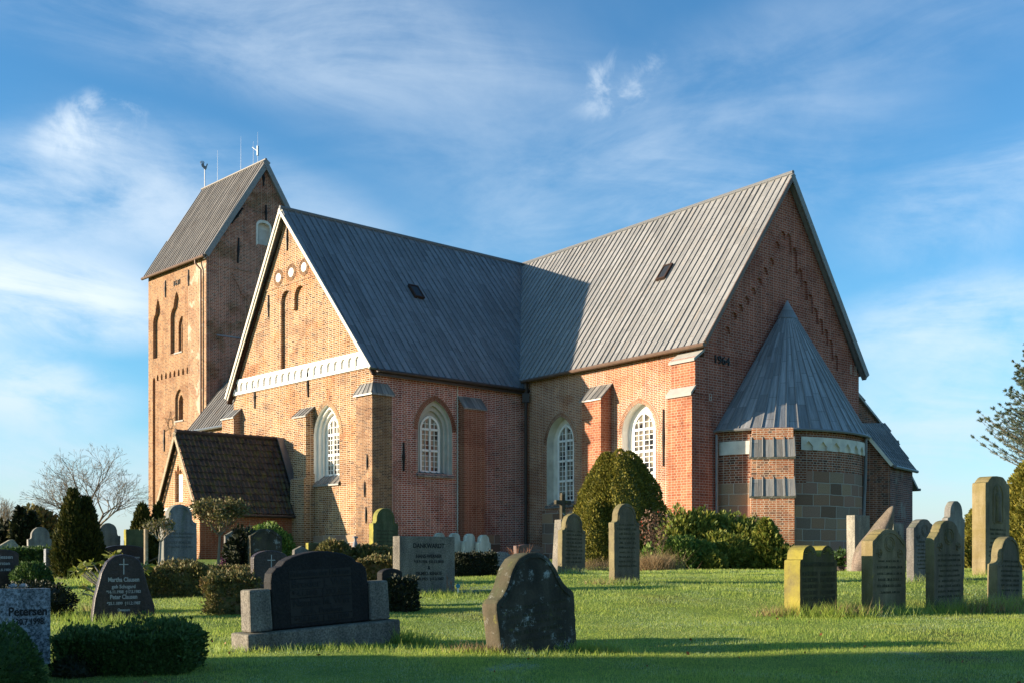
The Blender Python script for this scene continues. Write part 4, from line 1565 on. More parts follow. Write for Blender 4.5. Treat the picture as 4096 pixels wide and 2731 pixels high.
strip(mb, WS.pt(-ov + .05, TZ - .3, .24), TR0 - wtd * (ov - .05) + Vector((0, 0, -.33)), wtd, .06, .3)
strip(mb, WN.pt(-ov + .05, TZ - .3, .24), TR0 - wtd * (ov - .05) + Vector((0, 0, -.33)), wtd, .06, .3)
cpart(mb, 'verge_board', M['verge_grey'])
mb = MB()
mb.tube([WS.pt(-ov, TZ - .16, .36), WS.pt(TL + ov, TZ - .16, .36)], .11, 8)
cpart(mb, 'gutter', M['copper'])
mb = MB()
mb.tube([WS.pt(.9, TZ - .1, .36), WS.pt(.88, TZ - .5, .34), WS.pt(.50, TZ - .95, .14), WS.pt(.50, 11.0, .14)], .075, 8)
cpart(mb, 'downpipe', M['copper'])


# lightning rods and weathercock on the ridge
def ridge_pt(f):
    return TR0 + wtd * (TL * f)


for f, h, r0 in ((.76, 2.5, .013), (.365, 2.6, .013), (.165, 1.8, .012), (.095, 2.35, .012)):
    mb = MB()
    p = ridge_pt(f)
    mb.tube([p, p + Vector((0, 0, h * .5)), p + Vector((0, 0, h))], [r0 * 1.2, r0 * .8, r0 * .4], 6)
    if f == .095:
        mb.tube([p + Vector((0, 0, .9)), p + Vector((-.45, .25, 1.3))], .03, 5)
        mb.tube([p + Vector((0, 0, .6)), p + Vector((0, 0, 1.3))], .075, 6)
    cpart(mb, 'lightning_rod', M['rod'])
mb = MB()
wc = ridge_pt(.985)
mb.tube([wc, wc + Vector((0, 0, 1.5))], .035, 6)
wcp = cpart(mb, 'weathercock', M['zinc'])
mb = MB()
ax = Vector((.98, .2, 0))
body = [(-.25, -.05), (.0, -.32), (.16, -.30), (.30, -.1), (.36, .2), (.40, .42), (.50, .52), (.46, .70), (.36, .74), (.30, .58), (.26, .38), (.12, .26), (-.02, .30), (-.10, .52), (-.22, .74), (-.42, .72), (-.58, .5), (-.5, .2)]
ctr = wc + Vector((0, 0, 1.62))
fr = [ctr + ax * (x * .46) + Vector((0, 0, y * .46)) for x, y in body]
th3 = Vector((-.2, .98, 0)) * .05
lp = [Vector((x, y, 0)) for x, y in body]
for tri in tessellate_polygon([lp]):
    mb.poly([fr[i] - th3 for i in tri])
    mb.poly([fr[i] + th3 for i in tri])
for i in range(len(fr)):
    j = (i + 1) % len(fr)
    mb.poly([fr[i] - th3, fr[j] - th3, fr[j] + th3, fr[i] + th3])
for k in range(3):
    mb.tube([ctr + ax * (-.19 + (.12 + .02 * k) * cos(a)) + Vector((0, 0, .27 + .06 * k + .12 * sin(a))) for a in np.linspace(0, pi, 8)], .018, 4)
cpart(mb, 'cockerel', M['zinc'], wcp)

# ------------------------------------------------------------------ porch with pantile roof
nP = nd                                    # porch runs north to the transept
PL = 5.1
hw = 1.86
PZ, PE = 7.12, 3.80
mb = MB()
aw = [(.36, 4.10), (.36, 5.45), (.30, 5.52), (.22, 5.45), (.22, 5.62), (.09, 5.80), (-.04, 5.62), (-.04, 5.45), (-.14, 5.52), (-.24, 5.42), (-.34, 5.30), (-.34, 4.10)]
wall(mb, PG, [(-hw, GB), (hw, GB), (hw, PE), (0, PZ - .05), (-hw, PE)], [([(.38, 4.10)] + [(.30 + .08 * cos(a), 5.42 + .1 * sin(a)) for a in np.linspace(0, pi, 5)] + [(.20, 5.36), (.19, 5.62), (.10, 5.76), (.0, 5.62), (-.01, 5.36)] + [(-.12 + .10 * cos(a), 5.42 + .1 * sin(a)) for a in np.linspace(0, pi, 5)] + [(-.34, 5.3), (-.34, 4.10)], .14, 0, 0)], p=-.12)
band(mb, PG, -hw, hw, 3.72, 3.86, -.12, -.07, 2)
e0_ = PG.pt(-hw, 0, -.12)
w0_ = PG.pt(hw, 0, -.12)
for a in (e0_, w0_):
    mb.poly([atz(a, GB), atz(a + nP * PL, GB), atz(a + nP * PL, PE), atz(a, PE)], [(0, GB), (PL, GB), (PL, PE), (0, PE)], 1)
cpart(mb, 'porch_wall', [M['brick_porch_s'], M['brick_porch'], M['plaster_old']])
mb = MB()
band(mb, PG, -.33, .20, 4.12, 5.30, -.255, -.225)
cpart(mb, 'shutter', M['plaster'])


def tile_roof(e0, e1, r1, r0, cols, rows, name):
    e0, e1, r1, r0 = Vector(e0), Vector(e1), Vector(r1), Vector(r0)
    a = (e1 - e0)
    nrm = a.cross(r0 - e0).normalized()
    if nrm.z < 0:
        nrm = -nrm
    nu, mbv, mbf, uv = cols * 6, [], [], []
    Lx, Ly = a.length, (r0 - e0).length
    lines = []
    for r in range(rows):
        lines.append((r / rows, .042))
        lines.append(((r + .98) / rows, .0))
    for (f, lift) in lines:
        for i in range(nu + 1):
            s = i / nu
            x = (s * cols) % 1.0
            prof = .055 * (0.5 - 0.5 * cos(2 * pi * x)) ** 1.5
            jit = .006 * sin(i * 12.9 + int(f * rows + .01) * 7.7)
            p = e0.lerp(e1, s).lerp(r0.lerp(r1, s), f) + nrm * (lift + prof + jit)
            mbv.append(tuple(p))
            uv.append((s * Lx, f * Ly))
    mbm = MB()
    mbm.v = mbv
    for r in range(len(lines) - 1):
        for i in range(nu):
            q = (r * (nu + 1) + i, r * (nu + 1) + i + 1, (r + 1) * (nu + 1) + i + 1, (r + 1) * (nu + 1) + i)
            mbm.f.append(q)
            mbm.mi.append(0)
            mbm.uv.append([uv[k] for k in q])
    # front lip
    for i in range(nu):
        p0, p1 = Vector(mbv[i]), Vector(mbv[i + 1])
        mbm.poly([p0, p1, p1 - nrm * .05, p0 - nrm * .05], [(0, 0)] * 4)
    return cpart(mbm, name, M['tile'], smooth=False)


ovp = .14
rs, rn = PG.pt(0, PZ, .06), PG.pt(0, PZ + .03, 0) + nP * (PL - .05)
for sg in (-1, 1):
    es = PG.pt(sg * (hw + ovp), PE - .22, .06)
    en = PG.pt(sg * (hw + ovp), PE - .22, 0) + nP * (PL - .1)
    pr_ = tile_roof(es, en, rn, rs, 25, 12, 'porch_roof')
mb = MB()
for i in range(13):
    a, b_ = rs.lerp(rn, i / 13), rs.lerp(rn, (i + 1.04) / 13)
    mb.tube([a + Vector((0, 0, .06)), b_ + Vector((0, 0, .04))], [.12, .105], 8)
cpart(mb, 'ridge_tiles', M['tile'])
mb = MB()
strip(mb, PG.pt(-(hw + ovp), PE - .18, .08), PG.pt(0, PZ + .06, .08), PG.n3, .16, .04)
strip(mb, PG.pt((hw + ovp), PE - .18, .08), PG.pt(0, PZ + .06, .08), PG.n3, .16, .04)
cpart(mb, 'verge_board', M['stake'])
mb = MB()
ge = PG.pt(-(hw + ovp), PE - .30, .05)
mb.tube([ge + PG.d3 * -.06, ge + PG.d3 * -.06 + nP * PL], .075, 7)
mb.tube([ge + PG.d3 * .08 + nP * (PL - .35), atz(ge + PG.d3 * .10 + nP * (PL - .35), GB)], .06, 8)
cpart(mb, 'downpipe', M['dark_gutter'])
mb = MB()
fe, fr_ = PG.pt(-(hw + .1), PE - .18, 0) + nP * (PL + .02), PG.pt(-.1, PZ + .1, 0) + nP * (PL + .02)
nrm_ = (fr_ - fe).cross(nP).normalized()
if nrm_.z < 0:
    nrm_ = -nrm_
mb.box(fe - nP * .30 + nrm_ * .05, fr_ - fe, nP * .36, nrm_ * .05)
cpart(mb, 'flashing', M['zinc'])

# ------------------------------------------------------------------ ground
def axis_pts(lo, hi, segs):
    return np.array(sorted(set(np.round(np.concatenate(segs), 3))))


gx = axis_pts(-900, 900, [np.linspace(-900, -60, 15), np.linspace(-60, -20, 30), np.linspace(-20, 20, 161), np.linspace(20, 60, 30), np.linspace(60, 900, 15)])
gy = axis_pts(-100, 2500, [np.linspace(-100, 0, 15), np.linspace(0, 36, 181), np.linspace(36, 80, 40), np.linspace(80, 2500, 26)])
X, Y = np.meshgrid(gx, gy)
Zg = gz(X, Y)
nx, ny = len(gx), len(gy)
me = bpy.data.meshes.new('ground')
idx = np.arange(nx * ny).reshape(ny, nx)
fc = np.stack([idx[:-1, :-1], idx[:-1, 1:], idx[1:, 1:], idx[1:, :-1]], -1).reshape(-1, 4)
me.from_pydata(np.stack([X, Y, Zg], -1).reshape(-1, 3).tolist(), [], fc.tolist())
me.materials.append(M['ground'])
me.polygons.foreach_set('use_smooth', [True] * len(me.polygons))
go = bpy.data.objects.new('ground', me)
COL.objects.link(go)
tag(go, kind='structure')


def blades(P, h, w, lean=.35, mat=None, name='grass'):
    """thin upright triangles"""
    n = len(P)
    a = rng.uniform(0, 2 * pi, n)
    h = h * rng.uniform(.5, 1.25, n) * np.where(rng.uniform(0, 1, n) > .84, 1.4, 1.0)
    la = rng.uniform(0, 2 * pi, n)
    ll = lean * h * rng.uniform(.2, 1.3, n)
    dx, dy = np.cos(a) * w / 2, np.sin(a) * w / 2
    V = np.zeros((n, 3, 3))
    V[:, 0] = P + np.stack([dx, dy, -.01 + 0 * dx], -1)
    V[:, 1] = P - np.stack([dx, dy, .01 + 0 * dx], -1)
    V[:, 2] = P + np.stack([np.cos(la) * ll, np.sin(la) * ll, h], -1)
    return V.reshape(-1, 3)


def lawn_pts(n, y0, y1, margin=1.5):
    y = y0 + (y1 - y0) * rng.uniform(0, 1, n)
    half = .485 * y + margin
    keep = rng.uniform(0, 1, n) < half / half.max()
    y, half = y[keep], half[keep]
    x = rng.uniform(-1, 1, len(y)) * half
    return np.stack([x, y, gz(x, y)], -1)


parts = []
for (n, y0, y1, h, w) in ((230000, 6.0, 10.5, .026, .005), (190000, 10.5, 16, .032, .0075), (130000, 16, 24, .04, .012), (70000, 24, 36, .05, .02)):
    P = lawn_pts(n, y0, y1)
    cl = .75 + .35 * np.sin(P[:, 0] * 2.1 + 1.3 * np.sin(P[:, 1] * 1.7)) * np.sin(P[:, 1] * 2.6 + P[:, 0])
    parts.append(blades(P, h * np.clip(cl, .45, 1.3), w, .55))
lawn = np_mesh('lawn_grass', np.concatenate(parts), None, M['grass'], nv=3)
tag(lawn, kind='stuff')


# ------------------------------------------------------------------ gravestones
def outline(kind, w, h):
    hw_ = w / 2
    P = []

    def arcp(cx, cz, rx, rz, a0, a1, n=10):
        return [(cx + rx * cos(a), cz + rz * sin(a)) for a in np.linspace(a0, a1, n)]
    if kind == 'flat':
        R = [(hw_, 0), (hw_, h)]
        return R + [(-x, z) for x, z in R[::-1]]
    if kind == 'hip':
        return [(hw_, 0), (hw_, h * .88), (0, h), (-hw_, h * .88), (-hw_, 0)]
    if kind == 'segment':
        return [(hw_, 0)] + [(x, z) for x, z in arcp(0, h * .86, hw_, h * .14, 0, pi, 15)] + [(-hw_, 0)]
    if kind == 'round':         # shoulders, cove and round head
        r = hw_ * .72
        zs = h - r
        R = [(hw_, 0), (hw_, zs - .16 * w)]
        R += [(hw_ - .02 - (hw_ - r - .02) * sin(a), zs - .16 * w + .11 * w * (1 - cos(a))) for a in np.linspace(0, pi / 2, 6)]
        R += [(r, zs)] + arcp(0, zs, r, r, 0, pi / 2, 9)[1:]
        return R + [(-x, z) for x, z in R[-2::-1]]
    if kind == 'bell':          # wide shoulders sweeping into a bell
        R = [(hw_ * .95, 0), (hw_ * 1.0, h * .50), (hw_ * .99, h * .545), (hw_ * .93, h * .575)]
        R += [(hw_ * x, h * z) for x, z in ((.85, .60), (.77, .64), (.70, .69), (.64, .745), (.585, .80), (.52, .855), (.44, .91), (.34, .955), (.22, .985), (.1, .998), (0, 1.0))]
        return R + [(-x, z) for x, z in R[-2::-1]]
    if kind == 'ogee':          # soft pointed shoulders
        R = [(hw_, 0), (hw_, h * .83), (hw_ * .98, h * .855)]
        R += [(hw_ * (.98 - .42 * f), h * (.855 + .085 * f * f * (3 - 2 * f))) for f in (.25, .5, .75, 1)]
        R += arcp(0, h * .925, hw_ * .56, h * .075, .22, pi / 2, 7)
        return R + [(-x, z) for x, z in R[-2::-1]]
    if kind == 'crown':         # tall bell head on scrolled shoulders
        R = [(hw_, 0), (hw_, h * .78), (hw_ * .95, h * .80), (hw_ * .82, h * .825), (hw_ * .72, h * .86), (hw_ * .66, h * .87), (hw_ * .655, h * .90)]
        R += arcp(0, h * .90, hw_ * .60, h * .10, .05, pi / 2, 9)
        return R + [(-x, z) for x, z in R[-2::-1]]
    if kind == 'double':        # two round heads side by side
        r = hw_ * .36
        zs = h * .85
        R = [(hw_, 0), (hw_, h * .76), (hw_ * .97, h * .785), (hw_ * .86, h * .80), (hw_ * .84, zs)]
        R += arcp(hw_ * .48, zs, r, h - zs, 0, pi, 12)
        R += [(hw_ * .12, zs - .01)]
        return R + [(-x, z) for x, z in R[::-1]]
    if kind == 'tall':          # stepped curved top of the tall stone
        R = [(hw_, 0), (hw_, h * .90), (hw_ * .97, h * .925), (hw_ * .80, h * .935), (hw_ * .72, h * .955), (hw_ * .55, h * .982), (hw_ * .4, h * .995), (0, h)]
        return R + [(-x, z) for x, z in R[-2::-1]]
    if kind == 'boulder':       # rough-hewn tapering slab
        R = [(-hw_ * .98, 0), (-hw_ * .86, h * .33), (-hw_ * .66, h * .72), (-hw_ * .5, h * .88), (-hw_ * .28, h * .97), (hw_ * .0, h), (hw_ * .28, h * .975), (hw_ * .5, h * .91), (hw_ * .62, h * .78), (hw_ * .78, h * .48), (hw_ * .98, h * .2), (hw_, 0)]
        return R[::-1]
    if kind == 'wave':          # modern stone with S-shaped top
        R = [(hw_, 0), (hw_, h * .82)] + [(hw_ * (1 - 2 * f), h * (.84 + .15 * sin(pi * .5 * f * 2.1) * f * 1.1)) for f in np.linspace(.1, .9, 9)] + [(-hw_, h * .88), (-hw_ * .94, 0)]
        return R
    if kind == 'broken':
        R = [(-hw_, 0), (-hw_, h * .72), (-hw_ * .4, h * .8), (hw_ * .25, h * .98), (hw_ * .5, h), (hw_ * .9, h * .78), (hw_, 0)]
        return R[::-1]
    raise ValueError(kind)


def slab_mesh(name, kind, w, th, h, mat, parent=None, sink=.12, bevel=.012, back=0.0, y0=0.0, rough=0.0):
    pts = outline(kind, w, h)
    pts = [(x, (-sink if z == 0 else z)) for x, z in pts]
    if rough:
        q = []
        for i in range(len(pts)):
            (x0, z0), (x1, z1) = pts[i], pts[(i + 1) % len(pts)]
            L = sqrt((x1 - x0) ** 2 + (z1 - z0) ** 2)
            k = max(1, int(L / .045)) if max(z0, z1) > 0 else 1
            q += [(x0 + (x1 - x0) * j / k, z0 + (z1 - z0) * j / k) for j in range(k)]
        rr = random.Random(int(w * 1000) + int(h * 777))
        chip = [rough * rr.uniform(-1, .6) * (3.0 if rr.random() > .93 else 1) for _ in q]
        pts = [(x * (1 + c / max(.1, w)), z + (c * .6 if z > h * .5 else 0)) for (x, z), c in zip(q, chip)]
    bm = bmesh.new()
    f_, b_ = [], []
    for x, z in pts:
        f_.append(bm.verts.new((x, y0 - th / 2, z)))
        b_.append(bm.verts.new((x, y0 + th / 2 + back * z, z)))
    n = len(pts)
    bm.faces.new(f_)
    bm.faces.new(b_[::-1])
    for i in range(n):
        j = (i + 1) % n
        bm.faces.new((f_[j], f_[i], b_[i], b_[j]))
    bmesh.ops.recalc_face_normals(bm, faces=bm.faces)
    me = bpy.data.meshes.new(name)
    bm.to_mesh(me)
    bm.free()
    me.materials.append(mat)
    o = bpy.data.objects.new(name, me)
    COL.objects.link(o)
    if parent:
        o.parent = parent
    if bevel:
        add_bevel(o, bevel, 2)
    return o


YAW = radians(40)


def gravestone(label, x, y, kind, w, th, h, mat, lines=(), relief=None, tilt=0.0, lean=0.0, yaw=YAW, group=None, bevel=.012, base=None, rim=None, worn=None):
    """lines: (text, size, local x, local z, material, fixed width or None)"""
    z = float(gz(x, y))
    multi = bool(lines or relief or base or rim or worn)
    if multi:
        g = empty('gravestone', (x, y, z), yaw)
        o = slab_mesh('slab', kind, w, th, h, M[mat], g, bevel=bevel, rough=.006 if mat.startswith('st_') else 0)
    else:
        g = o = slab_mesh('gravestone', kind, w, th, h, M[mat], bevel=bevel, rough=.006 if mat.startswith('st_') else 0)
        g.location = (x, y, z)
    g.rotation_euler = (lean, tilt, yaw)
    tag(g, label, 'gravestone', group or 'gravestones in the churchyard')
    for ln in lines:
        body, size, lx, lz, mt, wd_ = ln[:6]
        text_part('inscription', body, size, g, lx, -th / 2 - .0015, lz, M[mt], .0025, wd_, bold=.0012 * size / .05)
    if worn:
        rr = random.Random(int(x * 100 + y * 31))
        z0, z1, k = worn
        for i in range(k):
            mb_ = MB()
            zc = h * (z1 + (z0 - z1) * i / max(1, k - 1))
            sz = h * (z1 - z0) / k * rr.uniform(.42, .6)
            ww = w * rr.uniform(.30, .38)
            mb_.box(Vector((-ww, -th / 2 - .0015, zc - .002)), (2 * ww + .01, 0, 0), (0, .003, 0), (0, 0, .005))
            px = -ww
            while px < ww:
                if rr.random() > .16:
                    mb_.box(Vector((px, -th / 2 - .0035, zc)), (rr.uniform(.004, .012), 0, 0), (0, .005, 0), (rr.uniform(-.006, .006), 0, sz * rr.uniform(.7, 1)))
                px += rr.uniform(.014, .026)
            mb_.build('inscription', M['ins_moss'], g, normals=False)
    if base:
        bw_, bt_, bh_ = base
        b_ = slab_mesh('plinth', 'flat', bw_, bt_, bh_, M[mat], g)
    if rim:
        # raised moulding that follows the head of the stone
        mb_ = MB()
        pts = [(px * .88, pz * .985 - .03) for px, pz in outline(kind, w, h) if pz > h * .5]
        mb_.tube([Vector((px, -th / 2 - .002, pz)) for px, pz in pts], .012, 5)
        r_ = mb_.build('moulding', M[mat], g)
    if relief == 'figure':
        mb_ = MB()
        cz_, cr = h * .70, w * .20
        nich = [(cr, h * .54)] + [(cr * cos(a), cz_ + h * .0 + cr * 1.15 * sin(a) + h * .10) for a in np.linspace(0, pi, 9)] + [(-cr, h * .54)]
        for i in range(len(nich)):
            a, c = nich[i], nich[(i + 1) % len(nich)]
            mb_.tube([Vector((a[0], -th / 2 - .004, a[1])), Vector((c[0], -th / 2 - .004, c[1]))], .014, 5)
        mb_.build('moulding', M[mat], g)
        # robed standing figure in half relief
        bm = bmesh.new()
        rings = [(.0, .085), (.05, .09), (.18, .07), (.30, .075), (.38, .085), (.44, .07), (.46, .03), (.48, .03), (.51, .045), (.55, .045), (.58, .02)]
        sc = h * .36 / .58
        prev = None
        for (zz_, rr) in rings:
            cur = [bm.verts.new((rr * sc * cos(2 * pi * k / 10), -th / 2 + .0 + rr * sc * .55 * sin(2 * pi * k / 10), h * .55 + zz_ * sc)) for k in range(10)]
            if prev:
                for k in range(10):
                    bm.faces.new((prev[k], prev[(k + 1) % 10], cur[(k + 1) % 10], cur[k]))
            prev = cur
        bm.faces.new(prev)
        for s in (-1, 1):
            for q0, q1, rr in (((.085 * s, .42), (.10 * s, .28), .026), ((.10 * s, .28), (-.01 * s, .30), .022)):
                pass
        me = bpy.data.meshes.new('figure_relief')
        bm.to_mesh(me)
        bm.free()
        me.materials.append(M['st_brown'])
        me.polygons.foreach_set('use_smooth', [True] * len(me.polygons))
        fo = bpy.data.objects.new('figure_relief', me)
        COL.objects.link(fo)
        fo.parent = g
    if relief == 'oval':
        mb_ = MB()
        cz_ = h * .82
        for rx, rz_ in ((w * .15, h * .09), (w * .10, h * .06)):
            mb_.tube([Vector((rx * cos(a), -th / 2 - .002, cz_ + rz_ * sin(a))) for a in np.linspace(0, 2 * pi, 17)], .010, 5)
        for s in (-1, 1):
            mb_.tube([Vector((s * w * (.30 + .09 * (1 - k / 14) * cos(k * .9)), -th / 2 - .002, h * .70 + w * .09 * (1 - k / 14) * sin(k * .9))) for k in range(13)], .012, 5)
        mb_.build('carving', M[mat], g)
    if relief == 'shell':
        for s in (-1, 1):
            mb_ = MB()
            for a in np.linspace(.1, pi - .1, 9):
                c = Vector((s * w * .24, -th / 2 - .002, h * .87))
                mb_.tube([c + Vector((cos(a) * w * .06, 0, sin(a) * h * .05)), c + Vector((cos(a) * w * .14, 0, sin(a) * h * .10))], .008, 4)
            mb_.build('fan_carving', M[mat], g)
    if relief == 'medallion':
        mb_ = MB()
        c = Vector((0.02, -th / 2 - .002, h * .18))
        R_ = w * .28
        mb_.tube([c + Vector((R_ * cos(a), 0, R_ * sin(a))) for a in np.linspace(0, 2 * pi, 33)], .010, 5)
        r2 = random.Random(4)

        def br(p, a, L_, k):
            q = p + Vector((cos(a) * L_, 0, sin(a) * L_))
            if (q - c).length > R_ * .88:
                return
            mb_.tube([p, q], [.007 * k / 4 + .003, .006 * k / 4 + .002], 4)
            if k > 0:
                for s in (-1, 1):
                    br(q, a + s * r2.uniform(.3, .75), L_ * r2.uniform(.65, .85), k - 1)
        br(c + Vector((0, 0, -R_ * .85)), pi / 2 + .05, R_ * .55, 4)
        mb_.build('tree_medallion', M[mat], g)
    if relief == 'cross':
        mb_ = MB()
        mb_.box(Vector((-.006, -th / 2 - .003, h * .69)), (.012, 0, 0), (0, .004, 0), (0, 0, h * .24))
        mb_.box(Vector((-.055, -th / 2 - .0035, h * .835)), (.11, 0, 0), (0, .004, 0), (0, 0, .011))
        mb_.build('cross', M['ins_white'], g)
    if relief == 'darkcross':
        mb_ = MB()
        mb_.box(Vector((-.02, -th / 2 - .006, h * .58)), (.04, 0, 0), (0, .008, 0), (0, 0, h * .25))
        mb_.box(Vector((-.085, -th / 2 - .0065, h * .71)), (.17, 0, 0), (0, .008, 0), (0, 0, .05))
        mb_.build('cross', M['ins_dark'], g)
    return g


# right-hand group
gravestone('low double-headed gravestone thick with yellow lichen, nearest of the right group', 3.89, 14.15, 'double', .82, .24, .89, 'st_moss',
           [('HIER RUHEN UNSERE LIEBEN ELTERN', .075, 0, .62, 'ins_moss', .70),
            ('SOPHIE HULDE', .075, -.19, .50, 'ins_moss', .33), ('HINRICH OCKE', .075, .20, .50, 'ins_moss', .33),
            ('FRIEDRICHSEN', .075, -.19, .42, 'ins_moss', .33), ('FRIEDRICHSEN', .075, .20, .42, 'ins_moss', .33),
            ('GEB HINRICHSEN', .07, -.19, .34, 'ins_moss', .33), ('NIEBLUM', .07, .20, .34, 'ins_moss', .24),
            ('GEB 5.8.1862', .07, -.19, .26, 'ins_moss', .32), ('GEB 30.8.1858', .07, .20, .26, 'ins_moss', .33),
            ('GEST 4.5.1934', .07, -.19, .18, 'ins_moss', .33), ('GEST 5.7.1936', .07, .20, .18, 'ins_moss', .33),
            ('RUHET IN FRIEDEN', .08, 0, .05, 'ins_moss', .66)], relief='shell')
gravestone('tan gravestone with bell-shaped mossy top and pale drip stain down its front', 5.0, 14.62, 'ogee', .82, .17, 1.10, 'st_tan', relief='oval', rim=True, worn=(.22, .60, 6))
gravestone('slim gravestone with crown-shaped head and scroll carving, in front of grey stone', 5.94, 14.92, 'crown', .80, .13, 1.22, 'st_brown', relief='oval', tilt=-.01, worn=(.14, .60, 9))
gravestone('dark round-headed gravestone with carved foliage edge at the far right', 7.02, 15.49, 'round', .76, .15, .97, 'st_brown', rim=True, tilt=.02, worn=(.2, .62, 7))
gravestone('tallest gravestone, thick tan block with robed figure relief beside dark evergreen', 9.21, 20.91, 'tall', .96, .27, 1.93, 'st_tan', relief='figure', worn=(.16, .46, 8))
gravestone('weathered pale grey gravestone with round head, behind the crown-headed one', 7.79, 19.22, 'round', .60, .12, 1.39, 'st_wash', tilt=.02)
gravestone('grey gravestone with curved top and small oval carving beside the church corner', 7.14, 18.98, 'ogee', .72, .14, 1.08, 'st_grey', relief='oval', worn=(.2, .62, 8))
gravestone('pale sunlit granite slab standing upright behind the leaning boulder', 8.70, 27.31, 'flat', .67, .24, 1.42, 'gr_pale', tilt=-.01)
gravestone('small pale stone with cornice and dark cross, at the foot of the annex', 11.04, 31.24, 'flat', .55, .16, 1.31, 'st_wash', relief='darkcross', rim=None)
# centre
gravestone('large blackened bell-topped gravestone leaning in the foreground grass', .20, 10.25, 'bell', .98, .22, .93, 'st_dark', tilt=-.095, lean=-.02, rim=True, bevel=.02, worn=(.12, .46, 5))
gravestone('dark round-headed gravestone with stone cross showing over its top', 1.16, 21.25, 'round', .63, .13, 1.20, 'st_brown', tilt=.015, worn=(.2, .7, 9), rim=True)
gravestone('tall brown round-headed gravestone in front of the clipped yew', 1.94, 18.75, 'round', .63, .14, 1.36, 'st_brown', lean=-.01, worn=(.2, .72, 10), rim=True)
gravestone('small grey tablet stone beside the dark clipped hedge', -.24, 25.15, 'segment', .42, .06, .46, 'gr_grey', tilt=.06)
gravestone('reddish wavy-topped modern gravestone behind the bare rose bush', .44, 28.86, 'wave', .96, .13, .76, 'gr_red', [('Ingwersen', .11, .12, .52, 'ins_grey', None)])
for i, (x, y, w, h, t_, lb) in enumerate(((-2.02, 30.14, .36, 1.03, 0, 'pale round-headed stone half hidden behind grey double-name gravestone, first of four'),
                                      (-1.62, 30.22, .42, 1.03, .02, 'pale round-headed stone second from left in the row of four'),
                                      (-1.21, 30.20, .42, 1.01, .03, 'pale round-headed stone third in the row of four, above the dark hedge'),
                                      (-.80, 30.21, .42, .98, 0, 'pale round-headed stone with green streak, last of the row of four'))):
    gravestone(lb, x, y, 'round', w, .17, h, 'st_white', tilt=t_, group='row of pale round-headed stones')
gravestone('wide speckled grey block gravestone with two names, left of centre lawn', -1.38, 17.11, 'flat', 1.06, .19, .89, 'gr_rough',
           [('DANKWARDT', .10, .02, .71, 'ins_dark', .60), ('HANS-WERNER', .075, .02, .555, 'ins_dark', .49), ('*19.9.1926  †31.12.2018', .06, .02, .475, 'ins_dark', .57),
            ('&', .08, .02, .375, 'ins_dark', None), ('DR.MED. RENATE', .075, .02, .285, 'ins_dark', .50), ('*30.9.1925  †11.3.2007', .06, .02, .205, 'ins_dark', .57)], bevel=.008)
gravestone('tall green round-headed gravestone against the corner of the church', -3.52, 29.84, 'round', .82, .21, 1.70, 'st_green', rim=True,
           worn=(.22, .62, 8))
gravestone('small dark polished stone with white cross behind the double monument', -3.16, 14.17, 'segment', .50, .10, .80, 'gr_brown', relief='cross')
gravestone('blackened round-topped gravestone in front of the round green bush', -4.48, 19.73, 'ogee', .63, .10, .91, 'st_dark', rim=True)
gravestone('grey gravestone with pointed top beside the porch wall', -6.73, 26.16, 'hip', .40, .09, .98, 'st_grey')
gravestone('very small dark grave tablet next to the purple heather', -6.30, 25.6, 'segment', .32, .09, .55, 'gr_dark')
gravestone('small yellowish stone with clipped corners near the church wall', -4.78, 26.16, 'flat', .35, .13, .72, 'st_green')
gravestone('low curved grey tablet just behind the right pillar of the monument', -1.70, 15.12, 'segment', .34, .13, .52, 'gr_dark')
gravestone('small worn stone partly hidden at the edge of the round bush', -3.95, 20.3, 'hip', .30, .10, .60, 'st_grey')
# left
gravestone('tall grey-green round-headed gravestone with tree medallion behind the low hedges', -6.0, 19.56, 'round', .62, .19, 1.34, 'st_slate',
           [('dein licht ist erloschen', .062, 0, .80, 'ins_grey', .50), ('dein leuchten bleibt', .062, 0, .735, 'ins_grey', .46), ('ROLF SOELLIN', .07, 0, .635, 'ins_grey', .40), ('*11.5.1945  †15.3.2010', .055, 0, .56, 'ins_grey', .47)],
           relief='medallion', rim=True)
gravestone('grey-white round-headed gravestone with yellow lichen rim, far left behind hedge', -12.24, 28.20, 'round', .62, .13, 1.15, 'st_wash')
gravestone('streaked grey round-headed gravestone right of the dark pointed conifer', -10.47, 28.17, 'round', .62, .12, 1.24, 'st_grey')
gravestone('narrow mossy stone with flat cornice left of the porch conifer', -9.80, 28.16, 'flat', .46, .16, 1.07, 'st_green', base=None)
gravestone('rough pale broken-edged stone at the far left edge', -11.28, 24.18, 'broken', .66, .14, .76, 'gr_pale')
gravestone('dark curved gravestone with white lettering cut by the left edge', -8.42, 17.70, 'segment', .72, .10, .66, 'gr_brown',
           [('Jessen', .085, .16, .50, 'ins_white', None), ('Carsten', .075, .10, .40, 'ins_white', None), ('5.3.1909 †2.8.1984', .055, .02, .30, 'ins_white', None)])
gravestone('narrow speckled stone with bright white edge beside the pointed conifer', -8.46, 20.12, 'flat', .36, .13, .53, 'gr_grey', base=(.5, .4, .02))
gravestone('long low dark gravestone with sloping top behind the rhododendron', -7.40, 20.76, 'segment', .76, .10, .58, 'gr_brown',
           [('Elisabeth Clausen', .06, .06, .33, 'ins_white', .44), ('Rein', .06, .06, .25, 'ins_white', None)])
